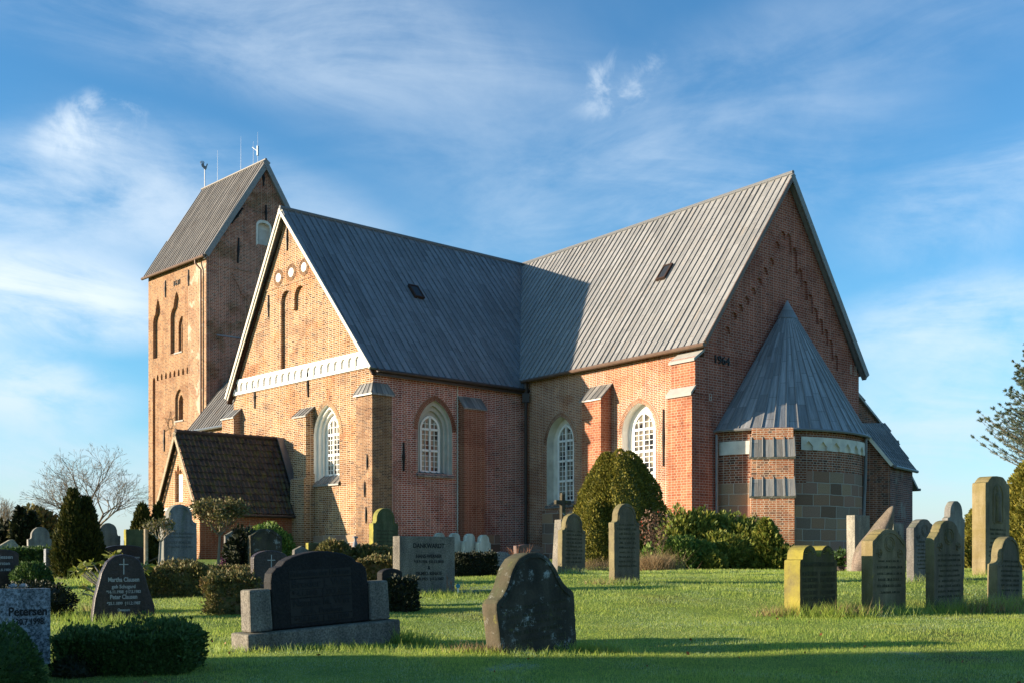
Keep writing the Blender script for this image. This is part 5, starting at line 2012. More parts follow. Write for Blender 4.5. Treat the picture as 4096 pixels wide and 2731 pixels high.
gravestone('dark brown rough-edged boulder stone with white gothic lettering', -4.76, 13.28, 'boulder', .80, .10, .80, 'gr_brown',
           [('Martha Clausen', .075, .0, .465, 'ins_white', .38), ('geb Schugard', .06, .0, .385, 'ins_white', .29), ('*16.11.1908  †17.5.1983', .05, .0, .325, 'ins_white', .42),
            ('Peter Clausen', .075, .0, .255, 'ins_white', .33), ('*25.1.1899  †11.2.1987', .05, .0, .185, 'ins_white', .41), ('Oevenum', .05, .0, .105, 'ins_white', .15)], relief='cross', bevel=.02)
pet = gravestone('speckled grey granite block gravestone at the bottom left corner', -4.13, 8.93, 'flat', .62, .12, .64, 'gr_grey',
                 [('Petersen', .10, .13, .42, 'ins_dark', .30), ('†30.7.1998', .07, .13, .345, 'ins_dark', .25)], bevel=.004)

# double monument with pillars
mon = empty('double_grave_monument', (-1.88, 10.62, float(gz(-1.88, 10.62))), YAW)
mon.rotation_euler = (0, -.05, YAW)
tag(mon, 'wide black double gravestone between two rough granite pillars on mossy plinth', 'gravestone', 'gravestones in the churchyard')
slab_mesh('plinth', 'flat', 1.68, .36, .20, M['gr_rough'], mon, bevel=.02)
for s in (-1, 1):
    p_ = slab_mesh('pillar', 'flat', .235, .20, .50 if s < 0 else .50, M['gr_rough'], mon, bevel=.02, sink=-.2)
    p_.location = (s * .655, 0, .0)
    for v in p_.data.vertices:
        v.co.z = .205 if v.co.z < .3 else .60
        if v.co.z > .5:
            v.co.x *= .93
bm = bmesh.new()
hw_, bz, hh = .535, .205, .93
R = [(hw_, bz), (hw_, .66), (hw_ * .97, .74), (hw_ * .88, .79), (hw_ * .78, .805), (hw_ * .70, .85), (hw_ * .55, .885), (hw_ * .35, .91), (hw_ * .15, .925), (0, .93)]
R = R + [(-x, z) for x, z in R[-2::-1]]
ff, bb_ = [bm.verts.new((x, -.08, z)) for x, z in R], [bm.verts.new((x, .07, z)) for x, z in R]
bm.faces.new(ff)
bm.faces.new(bb_[::-1])
for i in range(len(R)):
    j = (i + 1) % len(R)
    bm.faces.new((ff[j], ff[i], bb_[i], bb_[j]))
bmesh.ops.recalc_face_normals(bm, faces=bm.faces)
me = bpy.data.meshes.new('slab')
bm.to_mesh(me)
bm.free()
me.materials.append(M['gr_dark'])
so = bpy.data.objects.new('slab', me)
COL.objects.link(so)
so.parent = mon
add_bevel(so, .015, 2)
for (body, size, z, wd_, bh) in (('Ruhestätte der Eheleute', .075, .695, .66, .075), ('Broder J. Witt', .10, .59, .64, .095), ('* 4.1.1843  † 27.7.1923', .07, .51, .63, .07),
                                 ('Namine M. Witt', .10, .41, .63, .09), ('Geb. Paulsen', .07, .335, .46, .068), ('* 5.6.1843  † 16.9.1930', .06, .265, .60, .06)):
    b_ = MB()
    b_.box(Vector((-.34, -.083, z - bh * .22)), (.68, 0, 0), (0, .004, 0), (0, 0, bh))
    b_.build('lettering_bar', M['ins_bar'], mon)
    text_part('inscription', body, size, mon, 0, -.0845, z, M['ins_dark'], .003, wd_, bold=.002)

# leaning boulder (rounded rock)
bm = bmesh.new()
bmesh.ops.create_icosphere(bm, subdivisions=4, radius=1)
for v in bm.verts:
    x, y, z = v.co
    f = 1 + .10 * sin(3.1 * x + 2 * z) + .07 * sin(5.3 * y + 1.7 + 2.2 * x) + .04 * sin(9 * z + 4 * x)
    z2 = (z + 1) / 2
    sx = (.36 - .16 * z2 + .06 * sin(4 * z2)) * f
    v.co = (x * sx + .80 * (z2 ** 1.15) - .22, y * .26 * f, -.15 + 1.78 * z2)
me = bpy.data.meshes.new('boulder')
bm.to_mesh(me)
bm.free()
me.polygons.foreach_set('use_smooth', [True] * len(me.polygons))
me.materials.append(M['boulder'])
bo = bpy.data.objects.new('boulder', me)
COL.objects.link(bo)
bo.location = (8.66, 26.4, float(gz(8.66, 26.4)))
tag(bo, 'tall leaning brown boulder used as grave marker beside the pale slab', 'boulder')

# stone cross on rough pedestal
cx = empty('stone_cross', (1.12, 24.1, float(gz(1.12, 24.1))), YAW * .8)
tag(cx, 'dark stone cross on a rough granite pedestal behind the round-headed stone', 'cross')
mb = MB()
for (z0, w0), (z1, w1) in (((-.1, .42), (.10, .42)), ((.10, .34), (1.18, .25))):
    q0 = [Vector((sx * w0 / 2, sy * w0 / 2, z0)) for sx, sy in ((-1, -1), (1, -1), (1, 1), (-1, 1))]
    q1 = [Vector((sx * w1 / 2, sy * w1 / 2, z1)) for sx, sy in ((-1, -1), (1, -1), (1, 1), (-1, 1))]
    mb.poly(q1)
    for i in range(4):
        mb.poly([q0[i], q0[(i + 1) % 4], q1[(i + 1) % 4], q1[i]])
mb.build('pedestal', M['gr_rough'], cx)
mb = MB()
mb.box(Vector((-.045, -.045, 1.17)), (.09, 0, 0), (0, .09, 0), (0, 0, .60))
mb.box(Vector((-.20, -.044, 1.52)), (.155, 0, 0), (0, .088, 0), (0, 0, .09))
mb.box(Vector((.045, -.044, 1.52)), (.155, 0, 0), (0, .088, 0), (0, 0, .09))
mb.build('cross', M['st_dark'], cx)

# bollard lamp
lp_ = empty('bollard_lamp', (-3.82, 26.5, float(gz(-3.82, 26.5))))
tag(lp_, 'grey cylindrical bollard lamp with flat cap near the church corner', 'lamp')


def lathe(name, prof, mat, parent, seg=20):
    m_ = MB()
    for (r0, z0), (r1, z1) in zip(prof, prof[1:]):
        for k in range(seg):
            a, b_ = 2 * pi * k / seg, 2 * pi * (k + 1) / seg
            m_.poly([(r0 * cos(a), r0 * sin(a), z0), (r0 * cos(b_), r0 * sin(b_), z0), (r1 * cos(b_), r1 * sin(b_), z1), (r1 * cos(a), r1 * sin(a), z1)])
    return m_.build(name, mat, parent, smooth=False)


lathe('post', [(.068, -.05), (.068, .66), (.04, .74), (.03, .78)], M['lampgrey'], lp_)
lathe('lamp_head', [(0.0, .78), (.035, .78), (.035, .835), (.068, .835), (.068, .87), (0, .885)], M['lampgrey'], lp_)


# ------------------------------------------------------------------ vegetation
def frames(n, up=0.0):
    d = rng.normal(size=(n, 3))
    d[:, 2] += up
    d /= np.linalg.norm(d, axis=1)[:, None]
    e = rng.normal(size=(n, 3))
    e -= d * np.sum(e * d, 1)[:, None]
    e /= np.linalg.norm(e, axis=1)[:, None]
    return d, e


def leaves(P, size, el=1.8, up=.4, D=None):
    """diamond leaves: axis d, width e"""
    n = len(P)
    d, e = frames(n, up)
    if D is not None:
        d = d * .55 + D
        d /= np.linalg.norm(d, axis=1)[:, None]
        e -= d * np.sum(e * d, 1)[:, None]
        e /= np.linalg.norm(e, axis=1)[:, None]
    s = size * rng.uniform(.45, 1.55, n)[:, None]
    V = np.zeros((n, 4, 3))
    V[:, 0] = P
    V[:, 1] = P + d * s * el * .5 + e * s * .5
    V[:, 2] = P + d * s * el
    V[:, 3] = P + d * s * el * .5 - e * s * .5
    return V.reshape(-1, 3)


def wob(a, b, seed, f=3.0):
    r_ = np.random.default_rng(seed)
    s = 0
    for k in range(5):
        p, q, o = r_.uniform(.5, 1.6) * f * (1 + k * .6), r_.uniform(.5, 1.6) * f * (1 + k * .6), r_.uniform(0, 6)
        s = s + np.sin(p * a + q * b + o) / (1 + k * .5)
    return s / 2.2


def core_mesh(name_mb, fn, nu=28, nv=14):
    """quad shell from fn(u,v)->xyz, returned as an (n,4,3) array"""
    u = np.linspace(0, 1, nu + 1)
    v = np.linspace(0, 1, nv + 1)
    U, V_ = np.meshgrid(u, v)
    P = fn(U, V_)
    q = np.stack([P[:-1, :-1], P[:-1, 1:], P[1:, 1:], P[1:, :-1]], 2)
    return q.reshape(-1, 3)


def conifer_shape(x, y, H, R, prof, n, size, mat, seed, lump=.10, name='conifer', el=1.8, parent=None, z0=0.0, sx=1.0, coref=.86, up=.9):
    """solid of revolution: prof(h 0..1)->radius fraction"""
    g = float(gz(x, y)) + z0

    def radius(th, h):
        return R * prof(h) * (1 + lump * wob(th * 1.0 + 3 * np.cos(th), h * 9, seed, 1.6) + lump * .6 * wob(5 * np.cos(th) + h * 7, 5 * np.sin(th), seed + 1, 2.0))
    h = rng.uniform(0, 1, n * 2)
    keep = rng.uniform(0, 1, n * 2) < .15 + .85 * prof(h) / max(.01, prof(np.linspace(0, 1, 50)).max())
    h = h[keep][:n]
    th = rng.uniform(0, 2 * pi, len(h))
    r = radius(th, h) * (1 - .26 * rng.uniform(0, 1, len(h)) ** 2)
    P = np.stack([x + r * np.cos(th) * sx, y + r * np.sin(th), g + h * H], -1)
    D = np.stack([np.cos(th), np.sin(th), np.full_like(th, up)], -1)
    V = [leaves(P, size, el, .3, D)]

    def fn(U, W):
        th_ = U * 2 * pi
        r_ = radius(th_, W) * coref
        return np.stack([x + r_ * np.cos(th_) * sx, y + r_ * np.sin(th_), g - .05 + W * H * .985], -1)
    V.append(core_mesh('core', fn))
    return np.concatenate(V)


def plant(name, arrs, mat, label, cat, group=None, parent=None):
    o = np_mesh(name, np.concatenate(arrs) if isinstance(arrs, list) else arrs, None, M[mat], parent)
    if parent is None:
        tag(o, label, cat, group)
    return o


def blob(x, y, zc, rx, ry, rz, n, size, seed, lump=.18, el=1.7, up=.5, core=.8, zmin=None):
    """lumpy rounded bush"""
    u = rng.normal(size=(n, 3))
    u /= np.linalg.norm(u, axis=1)[:, None]

    def rad(u):
        return 1 + lump * wob(u[..., 0] * 3 + u[..., 2] * 2, u[..., 1] * 3 - u[..., 2], seed, 1.5)
    f = rad(u) * (1 - .35 * rng.uniform(0, 1, n) ** 2)
    c = np.array([x, y, zc])
    P = c + u * f[:, None] * np.array([rx, ry, rz])
    zf = gz(P[:, 0], P[:, 1])
    k = P[:, 2] > zf - .02
    P, u = P[k], u[k]
    V = [leaves(P, size, el, up, u * .8 + np.array([0, 0, .25]))]
    if core:
        def fn(U, W):
            th, phi = U * 2 * pi, (W - .5) * pi
            d = np.stack([np.cos(th) * np.cos(phi), np.sin(th) * np.cos(phi), np.sin(phi)], -1)
            return c + d * (rad(d) * core)[..., None] * np.array([rx, ry, rz])
        V.append(core_mesh('core', fn, 20, 12))
    return np.concatenate(V)


def boxhedge(x, y, L, W_, H, yaw, n, size, seed, jit=.08, el=1.6, round_=.0, core=True):
    """clipped hedge: leaves on the faces of a box with soft irregular sides"""
    a = np.array([L * H * 2, W_ * H * 2, L * W_])
    a = a / a.sum()
    ch = rng.choice(3, n, p=a)
    s, t = rng.uniform(-.5, .5, n), rng.uniform(-.5, .5, n)
    sg = np.where(rng.uniform(0, 1, n) < .5, -1, 1)
    Q = np.zeros((n, 3))
    N = np.zeros((n, 3))
    m = ch == 0
    Q[m] = np.stack([s[m] * L, sg[m] * W_ / 2, (t[m] + .5) * H], -1)
    N[m, 1] = sg[m]
    m = ch == 1
    Q[m] = np.stack([sg[m] * L / 2, s[m] * W_, (t[m] + .5) * H], -1)
    N[m, 0] = sg[m]
    m = ch == 2
    Q[m] = np.stack([s[m] * L, t[m] * W_, np.full(m.sum(), H)], -1)
    N[m, 2] = 1
    bulge = jit * wob(Q[:, 0] * 4 + Q[:, 2] * 3, Q[:, 1] * 4 + Q[:, 2] * 2, seed, 1.2)
    Q += N * (bulge - .07 * rng.uniform(0, 1, n) ** 2 * 2 + .05 * (rng.uniform(0, 1, n) > .93) * rng.uniform(.3, 1.2, n))[:, None]
    if round_:
        e = np.abs(Q[:, 0]) / (L / 2)
        Q[:, 2] *= 1 - round_ * e ** 3
    c, s_ = cos(yaw), sin(yaw)

    def tr(Q):
        X_ = x + Q[..., 0] * c - Q[..., 1] * s_
        Y_ = y + Q[..., 0] * s_ + Q[..., 1] * c
        return np.stack([X_, Y_, gz(X_, Y_) + Q[..., 2]], -1)
    D = np.stack([N[:, 0] * c - N[:, 1] * s_, N[:, 0] * s_ + N[:, 1] * c, N[:, 2] + .5], -1)
    V = [leaves(tr(Q), size, el, .4, D)]
    if core:
        def fn(U, Wv):
            th = U * 2 * pi
            sx_ = np.clip(np.cos(th) * 1.35, -1, 1)
            sy_ = np.clip(np.sin(th) * 1.35, -1, 1)
            top = np.clip(Wv * 1.35, 0, 1)
            shr = np.where(Wv > .74, 1 - (Wv - .74) / .26, 1.0)
            return tr(np.stack([sx_ * (L / 2 - .05) * shr, sy_ * (W_ / 2 - .05) * shr, top * (H - .05)], -1))
        V.append(core_mesh('core', fn, 32, 10))
    return np.concatenate(V)


cone = lambda p=.85, b=.12: (lambda h: np.clip((1 - h), 0, 1) ** p * np.clip((h + b) / b * .5 + .35, 0, 1))
# clipped yew in front of the chancel: two peaks grown together
yp = lambda h: np.clip(np.clip(1 - h ** 1.4, 0, 1) ** .66, 0, 1) * np.clip(.80 + h * 1.1, 0, 1)
yw = [conifer_shape(3.02, 34.6, 3.60, 1.36, yp, 30000, .042, None, 11, .09, el=1.6),
      conifer_shape(3.78, 35.2, 3.68, 1.64, yp, 30000, .042, None, 12, .09, el=1.6),
      conifer_shape(3.40, 34.4, 3.68, 1.30, yp, 18000, .042, None, 14, .09, el=1.6),
      conifer_shape(2.56, 33.6, 2.0, .70, yp, 8000, .042, None, 13, .08, el=1.6)]
plant('clipped_yew', yw, 'lf_yew', 'big olive-green clipped yew with two rounded peaks in front of the chancel', 'yew')
# pointed thuja on the left
tp = lambda h: np.clip((1 - h) ** .72, 0, 1) * np.clip(.72 + h * 1.2, 0, 1)
th_ = [conifer_shape(-8.08, 20.0, 1.60, .42, tp, 11000, .032, None, 21, .10, el=2.4, up=1.3), conifer_shape(-7.88, 20.1, 1.45, .40, tp, 11000, .032, None, 22, .10, el=2.4, up=1.3)]
plant('conifer', th_, 'lf_thuja', 'dark pointed conifer with twin tips on the left lawn', 'conifer')
c2_ = [conifer_shape(-9.86, 29.0, 1.70, .46, tp, 6500, .05, None, 31, .16, el=2.2, up=1.2), conifer_shape(-9.50, 29.2, 1.75, .30, tp, 4500, .05, None, 32, .2, el=2.2, up=1.2)]
plant('conifer', c2_, 'lf_thuja', 'dark shaggy conifer standing before the tower foot, left of the porch', 'conifer')
c3_ = [conifer_shape(-20.35, 45.0, 2.1, .30, lambda h: np.clip((1 - h ** 3), .05, 1) * .9, 2500, .10, None, 41, .15), conifer_shape(-20.0, 45.3, 1.9, .28, lambda h: np.clip((1 - h ** 3), .05, 1) * .9, 2500, .10, None, 42, .15)]
plant('conifer', c3_, 'lf_dark', 'narrow dark column conifer far behind at the left', 'conifer')
plant('ivy_bush', [blob(-21.8, 50, 2.7, 1.0, .9, 1.15, 4000, .12, 43, .2)], 'lf_hedge', 'rounded brown-green bush under the bare tree', 'bush')
plant('evergreen_shrub', [blob(-24.2, 52, 2.2, 1.3, .9, 1.0, 3500, .14, 44, .25)], 'lf_dark', 'low dark evergreen at the far left edge of the churchyard', 'bush')
# trimmed evergreen screen and spruce on the right
plant('evergreen_column', [conifer_shape(13.35, 27.0, 2.95, 1.15, lambda h: np.clip(np.sqrt(np.clip(1 - h ** 3.2, 0, 1)), 0, 1), 20000, .05, None, 51, .08)], 'lf_yew', 'tall clipped evergreen behind the figure gravestone at the right edge', 'evergreen')
plant('evergreen_column', [conifer_shape(14.1, 32.0, 2.1, .85, lambda h: np.clip(np.sqrt(np.clip(1 - h ** 2.2, 0, 1)), 0, 1), 9000, .05, None, 52, .08)], 'lf_yew', 'lower clipped evergreen left of the figure gravestone', 'evergreen')


def spruce(x, y, H, R, zb_, label):
    g = float(gz(x, y))
    root = empty('spruce', (x, y, g))
    tag(root, label, 'spruce')
    tb = MB()
    tb.tube([(0, 0, -.1), (0, 0, H * .5), (0, 0, H)], [.16, .1, .02], 7)
    V = []
    for i in range(300):
        f = rng.uniform(zb_, .98)
        L_ = R * (1 - f) ** .8 * rng.uniform(.75, 1.1) + .12
        a = rng.uniform(0, 2 * pi)
        z = H * f
        k = 7
        pts = []
        for j in range(k + 1):
            s = j / k
            pts.append(Vector((cos(a) * L_ * s, sin(a) * L_ * s, z + L_ * (.10 * s + .42 * s * s) - .05)))
        tb.tube(pts, [.022 * (1 - .8 * j / k) for j in range(k + 1)], 4, cap=False)
        d = np.array([cos(a), sin(a), .35])
        sd = np.array([-sin(a), cos(a), 0])
        tips = [(np.array(pts[j].lerp(pts[min(k, j + 1)], q_)), d) for j in range(1, k + 1) for q_ in (0, .35, .7)]
        for j in range(2, k + 1):
            for s in (-1, 1):
                bl = L_ * .24 * (1.2 - j / k)
                q = np.array(pts[j])
                e = q + (sd * s * .8 + d * .6) * bl + np.array([0, 0, bl * .25])
                tb.tube([Vector(q), Vector(e)], .006, 3, cap=False)
                for m in np.linspace(.1, 1, 9):
                    tips.append((q + (e - q) * m, (e - q) / max(1e-3, bl)))
        for q, dd in tips:
            n = 7
            P = q + rng.normal(size=(n, 3)) * .008
            D = np.tile(dd, (n, 1)) + rng.normal(size=(n, 3)) * .55 + np.array([0, 0, .2])
            D /= np.linalg.norm(D, axis=1)[:, None]
            V.append(leaves(P, .011, 6.0, 0, D * 1.5))
    tb.build('trunk', M['bark'], root, normals=False)
    np_mesh('crown', np.concatenate(V), None, M['lf_spruce'], root)


spruce(17.1, 34.0, 8.0, 3.3, .36, 'blue-green spruce with upswept branches at the right edge of the picture')

# shrubs at the apse
SH = 'shrubs below the apse'
plant('shrub', [blob(5.56, 32.35, 2.20, 0.58, 0.56, 0.70, 3500, .06, 61, .35, 2.4, 1.0, .6), blob(6.31, 32.63, 2.11, 0.64, 0.56, 0.67, 4000, .06, 62, .35, 2.4, 1.0, .6), blob(6.87, 32.35, 1.97, 0.56, 0.56, 0.75, 3500, .06, 63, .35, 2.4, 1.0, .6), blob(6.08, 31.98, 1.69, 1.12, 0.56, 0.47, 4000, .06, 64, .3, 2.2, .8, .7)],
      'lf_shrub', 'tall spiky olive-green shrub in the middle of the planting below the apse', 'shrub', SH)
plant('shrub', [blob(4.96, 32.07, 1.97, 0.51, 0.47, 0.89, 3500, .06, 65, .4, 2.2, 1.0, .55), blob(4.63, 31.79, 1.73, 0.37, 0.37, 0.56, 1800, .06, 66, .4, 2.2, 1.0, .5)], 'lf_shrub', 'ragged olive shrub touching the sunlit chancel buttress', 'shrub', SH)
plant('round_shrub', [blob(4.80, 31.0, 1.62, .62, .55, .55, 7000, .045, 67, .14, 2.0), blob(5.35, 31.2, 1.55, .55, .5, .5, 5000, .045, 68, .16, 2.0)], 'lf_box', 'low rounded green shrub at the front of the apse planting', 'shrub', SH)
plant('shrub', [blob(5.62, 30.9, 1.42, .45, .4, .32, 3000, .045, 69, .25, 2.0), blob(6.3, 31.5, 1.62, .68, .5, .52, 5500, .05, 70, .28, 2.2), blob(6.05, 31.9, 1.9, .5, .5, .45, 3000, .05, 71, .3, 2.2)], 'lf_shrub', 'loose mid-green shrub between round shrub and small conifer', 'shrub', SH)
plant('small_conifer', [conifer_shape(7.35, 31.5, 1.42, .62, lambda h: np.clip((1 - h) ** .75, 0, 1), 6500, .055, None, 72, .3, el=2.4, up=.6), blob(7.75, 31.3, 1.5, .5, .45, .42, 3000, .055, 73, .3, 2.2)], 'lf_shrub', 'small bushy conifer at the right end of the apse planting', 'conifer', SH)
plant('shrub', [blob(3.65, 29.0, 1.52, .18, .18, .36, 700, .05, 74, .3, 2.0, core=.5)], 'lf_box', 'small bright green bush in front of the rose hips', 'shrub', SH)
plant('round_bush', [blob(-6.32, 28.0, 1.72, .72, .6, .70, 9000, .045, 81, .08, 1.6)], 'lf_box', 'clipped round green bush in front of the porch wall', 'bush')
plant('low_hedge', [blob(-4.25, 26.0, 1.55, .45, .35, .42, 3500, .045, 82, .15), blob(-3.5, 26.3, 1.5, .40, .35, .38, 3000, .045, 83, .15), blob(-3.1, 26.6, 1.45, .35, .3, .36, 2200, .045, 84, .2)], 'lf_hedge', 'low yellow-green shrub row around the bollard lamp', 'hedge')
plant('clipped_hedge', [boxhedge(-.70, 20.6, .80, .55, .42, .12, 9000, .022, 85)], 'lf_dark', 'dark square-clipped hedge right of the grey double-name block', 'hedge')
plant('clipped_hedge', [boxhedge(-2.25, 18.5, .72, .4, .42, .15, 5000, .028, 86)], 'lf_hedge', 'low dark hedge under the dead flower stems', 'hedge')
plant('clipped_hedge', [boxhedge(-1.45, 14.5, .34, .4, .42, .1, 3500, .024, 87, .03)], 'lf_dark', 'small dark hedge clump between the monument and the grey block', 'hedge')
plant('clipped_hedge', [boxhedge(-5.15, 16.3, 1.05, .5, .42, .18, 9000, .026, 88)], 'lf_hedge', 'sunlit speckled low hedge in front of the tree-medallion stone', 'hedge')
plant('clipped_hedge', [boxhedge(-4.55, 17.6, 1.05, .45, .24, .15, 8000, .026, 89), boxhedge(-4.62, 17.9, .7, .3, .30, .15, 3000, .026, 90, .06)], 'lf_hedge', 'low hedge below the purple heather', 'hedge')
plant('clipped_hedge', [boxhedge(-3.62, 14.0, .58, .5, .46, .25, 8000, .022, 91)], 'lf_hedge', 'dark bushy hedge block left of the monument pillar', 'hedge')
plant('hedge', [boxhedge(-9.3, 21.2, 1.0, .6, .52, .05, 8000, .03, 92, .09)], 'lf_boxdark', 'green hedge behind the dark stone at the left', 'hedge')
plant('round_bush', [blob(-7.72, 17.5, 1.22, .30, .28, .24, 3500, .026, 93, .15)], 'lf_boxdark', 'small dense green bush between dark stone and pointed conifer', 'bush')
plant('low_shrub', [blob(-6.15, 14.0, .98, .50, .40, .26, 6000, .02, 94, .1, 1.5)], 'lf_dark', 'low dark cushion shrub behind the speckled granite block', 'bush')
plant('box_hedge', [boxhedge(-2.98, 8.45, 1.0, .56, .28, .05, 30000, .013, 95, .07, 2.0), boxhedge(-2.95, 8.5, .86, .4, .335, .05, 9000, .014, 96, .11, 2.2, core=False)], 'lf_boxdark', 'long dark green box hedge in the left foreground', 'hedge')
plant('box_hedge', [blob(-3.72, 7.72, .72, .36, .36, .33, 13000, .013, 97, .12, 2.0)], 'lf_boxdark', 'dark green bush cut by the bottom left corner', 'bush')
plant('low_shrub', [blob(-3.28, 8.25, .66, .20, .2, .13, 1500, .018, 98, .25)], 'lf_dark', 'low brownish ground shrub beside the foreground box hedge', 'bush')
plant('heather', [blob(-5.48, 22.0, 1.42, .40, .32, .22, 4500, .028, 99, .12, 2.2, 1.2)], 'lf_heather', 'cushion of purple heather below the pointed grey stone', 'heather')


def twigs(name, x, y, n, H, spread, mat, label, cat, rad=.006, forks=2, seed=0, leafmat=None, hips=0, lean=0.0, root=None):
    r2 = random.Random(seed)
    g = float(gz(x, y))
    tb = MB()
    tips = []

    def grow(p, d, L_, r, k):
        m = p + d * L_ * .5 + Vector((r2.uniform(-1, 1), r2.uniform(-1, 1), r2.uniform(-.3, .6))) * L_ * .08
        q = p + d * L_ + Vector((r2.uniform(-1, 1), r2.uniform(-1, 1), r2.uniform(-.2, .5))) * L_ * .12
        tb.tube([p, m, q], [r, r * .85, r * .65], 4, cap=False)
        tips.append(q)
        if k > 0:
            for _ in range(r2.choice((2, 2, 3))):
                e = (d + Vector((r2.uniform(-1, 1), r2.uniform(-1, 1), r2.uniform(-.3, .8))) * .75).normalized()
                grow(m.lerp(q, r2.uniform(.2, 1)), e, L_ * r2.uniform(.5, .8), r * .6, k - 1)
    for i in range(n):
        a = r2.uniform(0, 2 * pi)
        s = r2.uniform(.1, 1) * spread
        d = Vector((cos(a) * s + lean, sin(a) * s, 1)).normalized()
        grow(Vector((cos(a) * .06, sin(a) * .06, -.02)), d, H * r2.uniform(.45, .7), rad, forks)
    if root is None and (leafmat or hips):
        root = empty(name, (x, y, g))
        tag(root, label, cat)
    if root is None:
        o = tb.build(name, M[mat], normals=False)
        o.location = (x, y, g)
        tag(o, label, cat)
        return o
    o = tb.build('stems', M[mat], root, normals=False)
    if leafmat:
        T = np.array([tuple(q) for q in tips])
        P = np.repeat(T, 4, 0) + rng.normal(size=(len(T) * 4, 3)) * .02
        np_mesh('foliage', leaves(P, .04, 1.8, .4), None, M[leafmat], root)
    if hips:
        for q in r2.sample(tips, min(hips, len(tips))):
            m_ = MB()
            m_.tube([q + Vector((0, 0, -.018)), q, q + Vector((0, 0, .018))], [.008, .018, .008], 6)
            m_.build('rose_hip', M['hip'], root)
    return root


twigs('rose_bush', 4.05, 30.4, 9, 1.15, .55, 'twig', 'bare rose bush with red hips beside the clipped yew', 'rose bush', .009, 3, 3, 'lf_red', 16)
twigs('rose_bush', .28, 27.6, 12, .62, .5, 'twig_red', 'leafless reddish rose bush in front of the wavy-topped stone', 'rose bush', .008, 2, 5)
twigs('rose_bush', -1.02, 17.0, 3, .26, .55, 'twig_red', 'tiny bare rose stem on the lawn beside the blue plant label', 'rose bush', .005, 2, 6)
for k, (x, y, s) in enumerate(((-2.55, 21.2, 8), (-2.2, 21.5, 9), (-1.95, 21.0, 10))):
    twigs('dead_flowers', x, y, 12, .34, .3, 'twig', ('dead brown flower stems above the low dark hedge, leftmost clump of the three', 'dead brown flower stems in front of the green gravestone', 'dead brown flower stems touching the grey double-name block')[k], 'dead flowers', .006, 2, s)
# dry stalk plants against the apse buttress
for k, (x, y, h) in enumerate(((7.62, 34.2, 1.75), (7.95, 34.3, 1.6), (8.2, 34.4, 1.5))):
    n = 900
    zf = rng.uniform(0, 1, n)
    P = np.stack([x + rng.normal(size=n) * .07 * (1 - .5 * zf), y + rng.normal(size=n) * .07, gz(x, y) + zf * h], -1)
    plant('dry_stalks', [leaves(P, .022, 7, 1.5, np.tile(np.array([0, 0, -1.0]), (n, 1)))], 'lf_dry', ('withered brown stalks left of the apse buttress middle', 'withered brown stalks in front of the apse buttress', 'withered brown stalks at the right of the buttress face')[k], 'dead plant', 'withered stalks at the apse')

# dry grass tuft
P = np.stack([3.70 + rng.normal(size=2600) * .24, 28 + rng.normal(size=2600) * .16, np.zeros(2600)], -1)
P[:, 2] = gz(P[:, 0], P[:, 1])
dg_ = np_mesh('dry_grass', blades(P, .38, .012, .9), None, M['lf_dry'], nv=3)
tag(dg_, 'pale dry ornamental grass at the foot of the apse planting', 'grass tuft')

# rhododendron with big leaves and cut trunk
rh = empty('rhododendron', (-5.22, 14.2, float(gz(-5.22, 14.2))))
tag(rh, 'small rhododendron with yellow-green leaves and sawn trunk behind the brown boulder stone', 'rhododendron')
tb = MB()
hubs = []
for i in range(34):
    q = Vector((rng.uniform(-.50, .50), rng.uniform(-.18, .18), 0))
    q.z = .44 + .36 * (1 - abs(q.x - .02) * 1.2) * rng.uniform(.6, 1.0) + rng.uniform(-.05, .05)
    hubs.append(q)
    tb.tube([Vector((.12, 0, .05)), Vector((.05 + q.x * .4, q.y * .4, q.z * .55)), q], [.022, .012, .006], 5)
for i in range(5):
    q = Vector((-.30 + rng.uniform(-.1, .1), rng.uniform(-.1, .1), .22 + .05 * i))
    hubs.append(q)
    tb.tube([Vector((.10, 0, .1)), q], [.015, .006], 5)
tb.build('branches', M['bark_pale'], rh, normals=False)
V = []
for q in hubs:
    n = 9
    a = np.linspace(0, 2 * pi, n, endpoint=False) + rng.uniform(0, 1)
    D = np.stack([np.cos(a), np.sin(a), rng.uniform(-.9, .7, n)], -1)
    P = np.tile(np.array(q), (n, 1))
    V.append(leaves(P, .036, 2.3, 0, D * 2))
np_mesh('foliage', np.concatenate(V), None, M['lf_rhodo'], rh)
tb = MB()
tb.tube([(.10, .0, -.05), (.06, 0, .12), (.02, -.03, .22)], [.05, .05, .055], 10)
tb.tube([(.16, .02, -.05), (.16, 0, .22), (.10, 0, .42)], [.05, .04, .02], 8)
tb.build('trunk', M['bark_pale'], rh, normals=False)
mb = MB()
mb.tube([(-.10, -.05, .02), (-.045, -.03, .10)], [.055, .055], 12)
mb.build('sawn_stub', M['cutwood'], rh, normals=False)


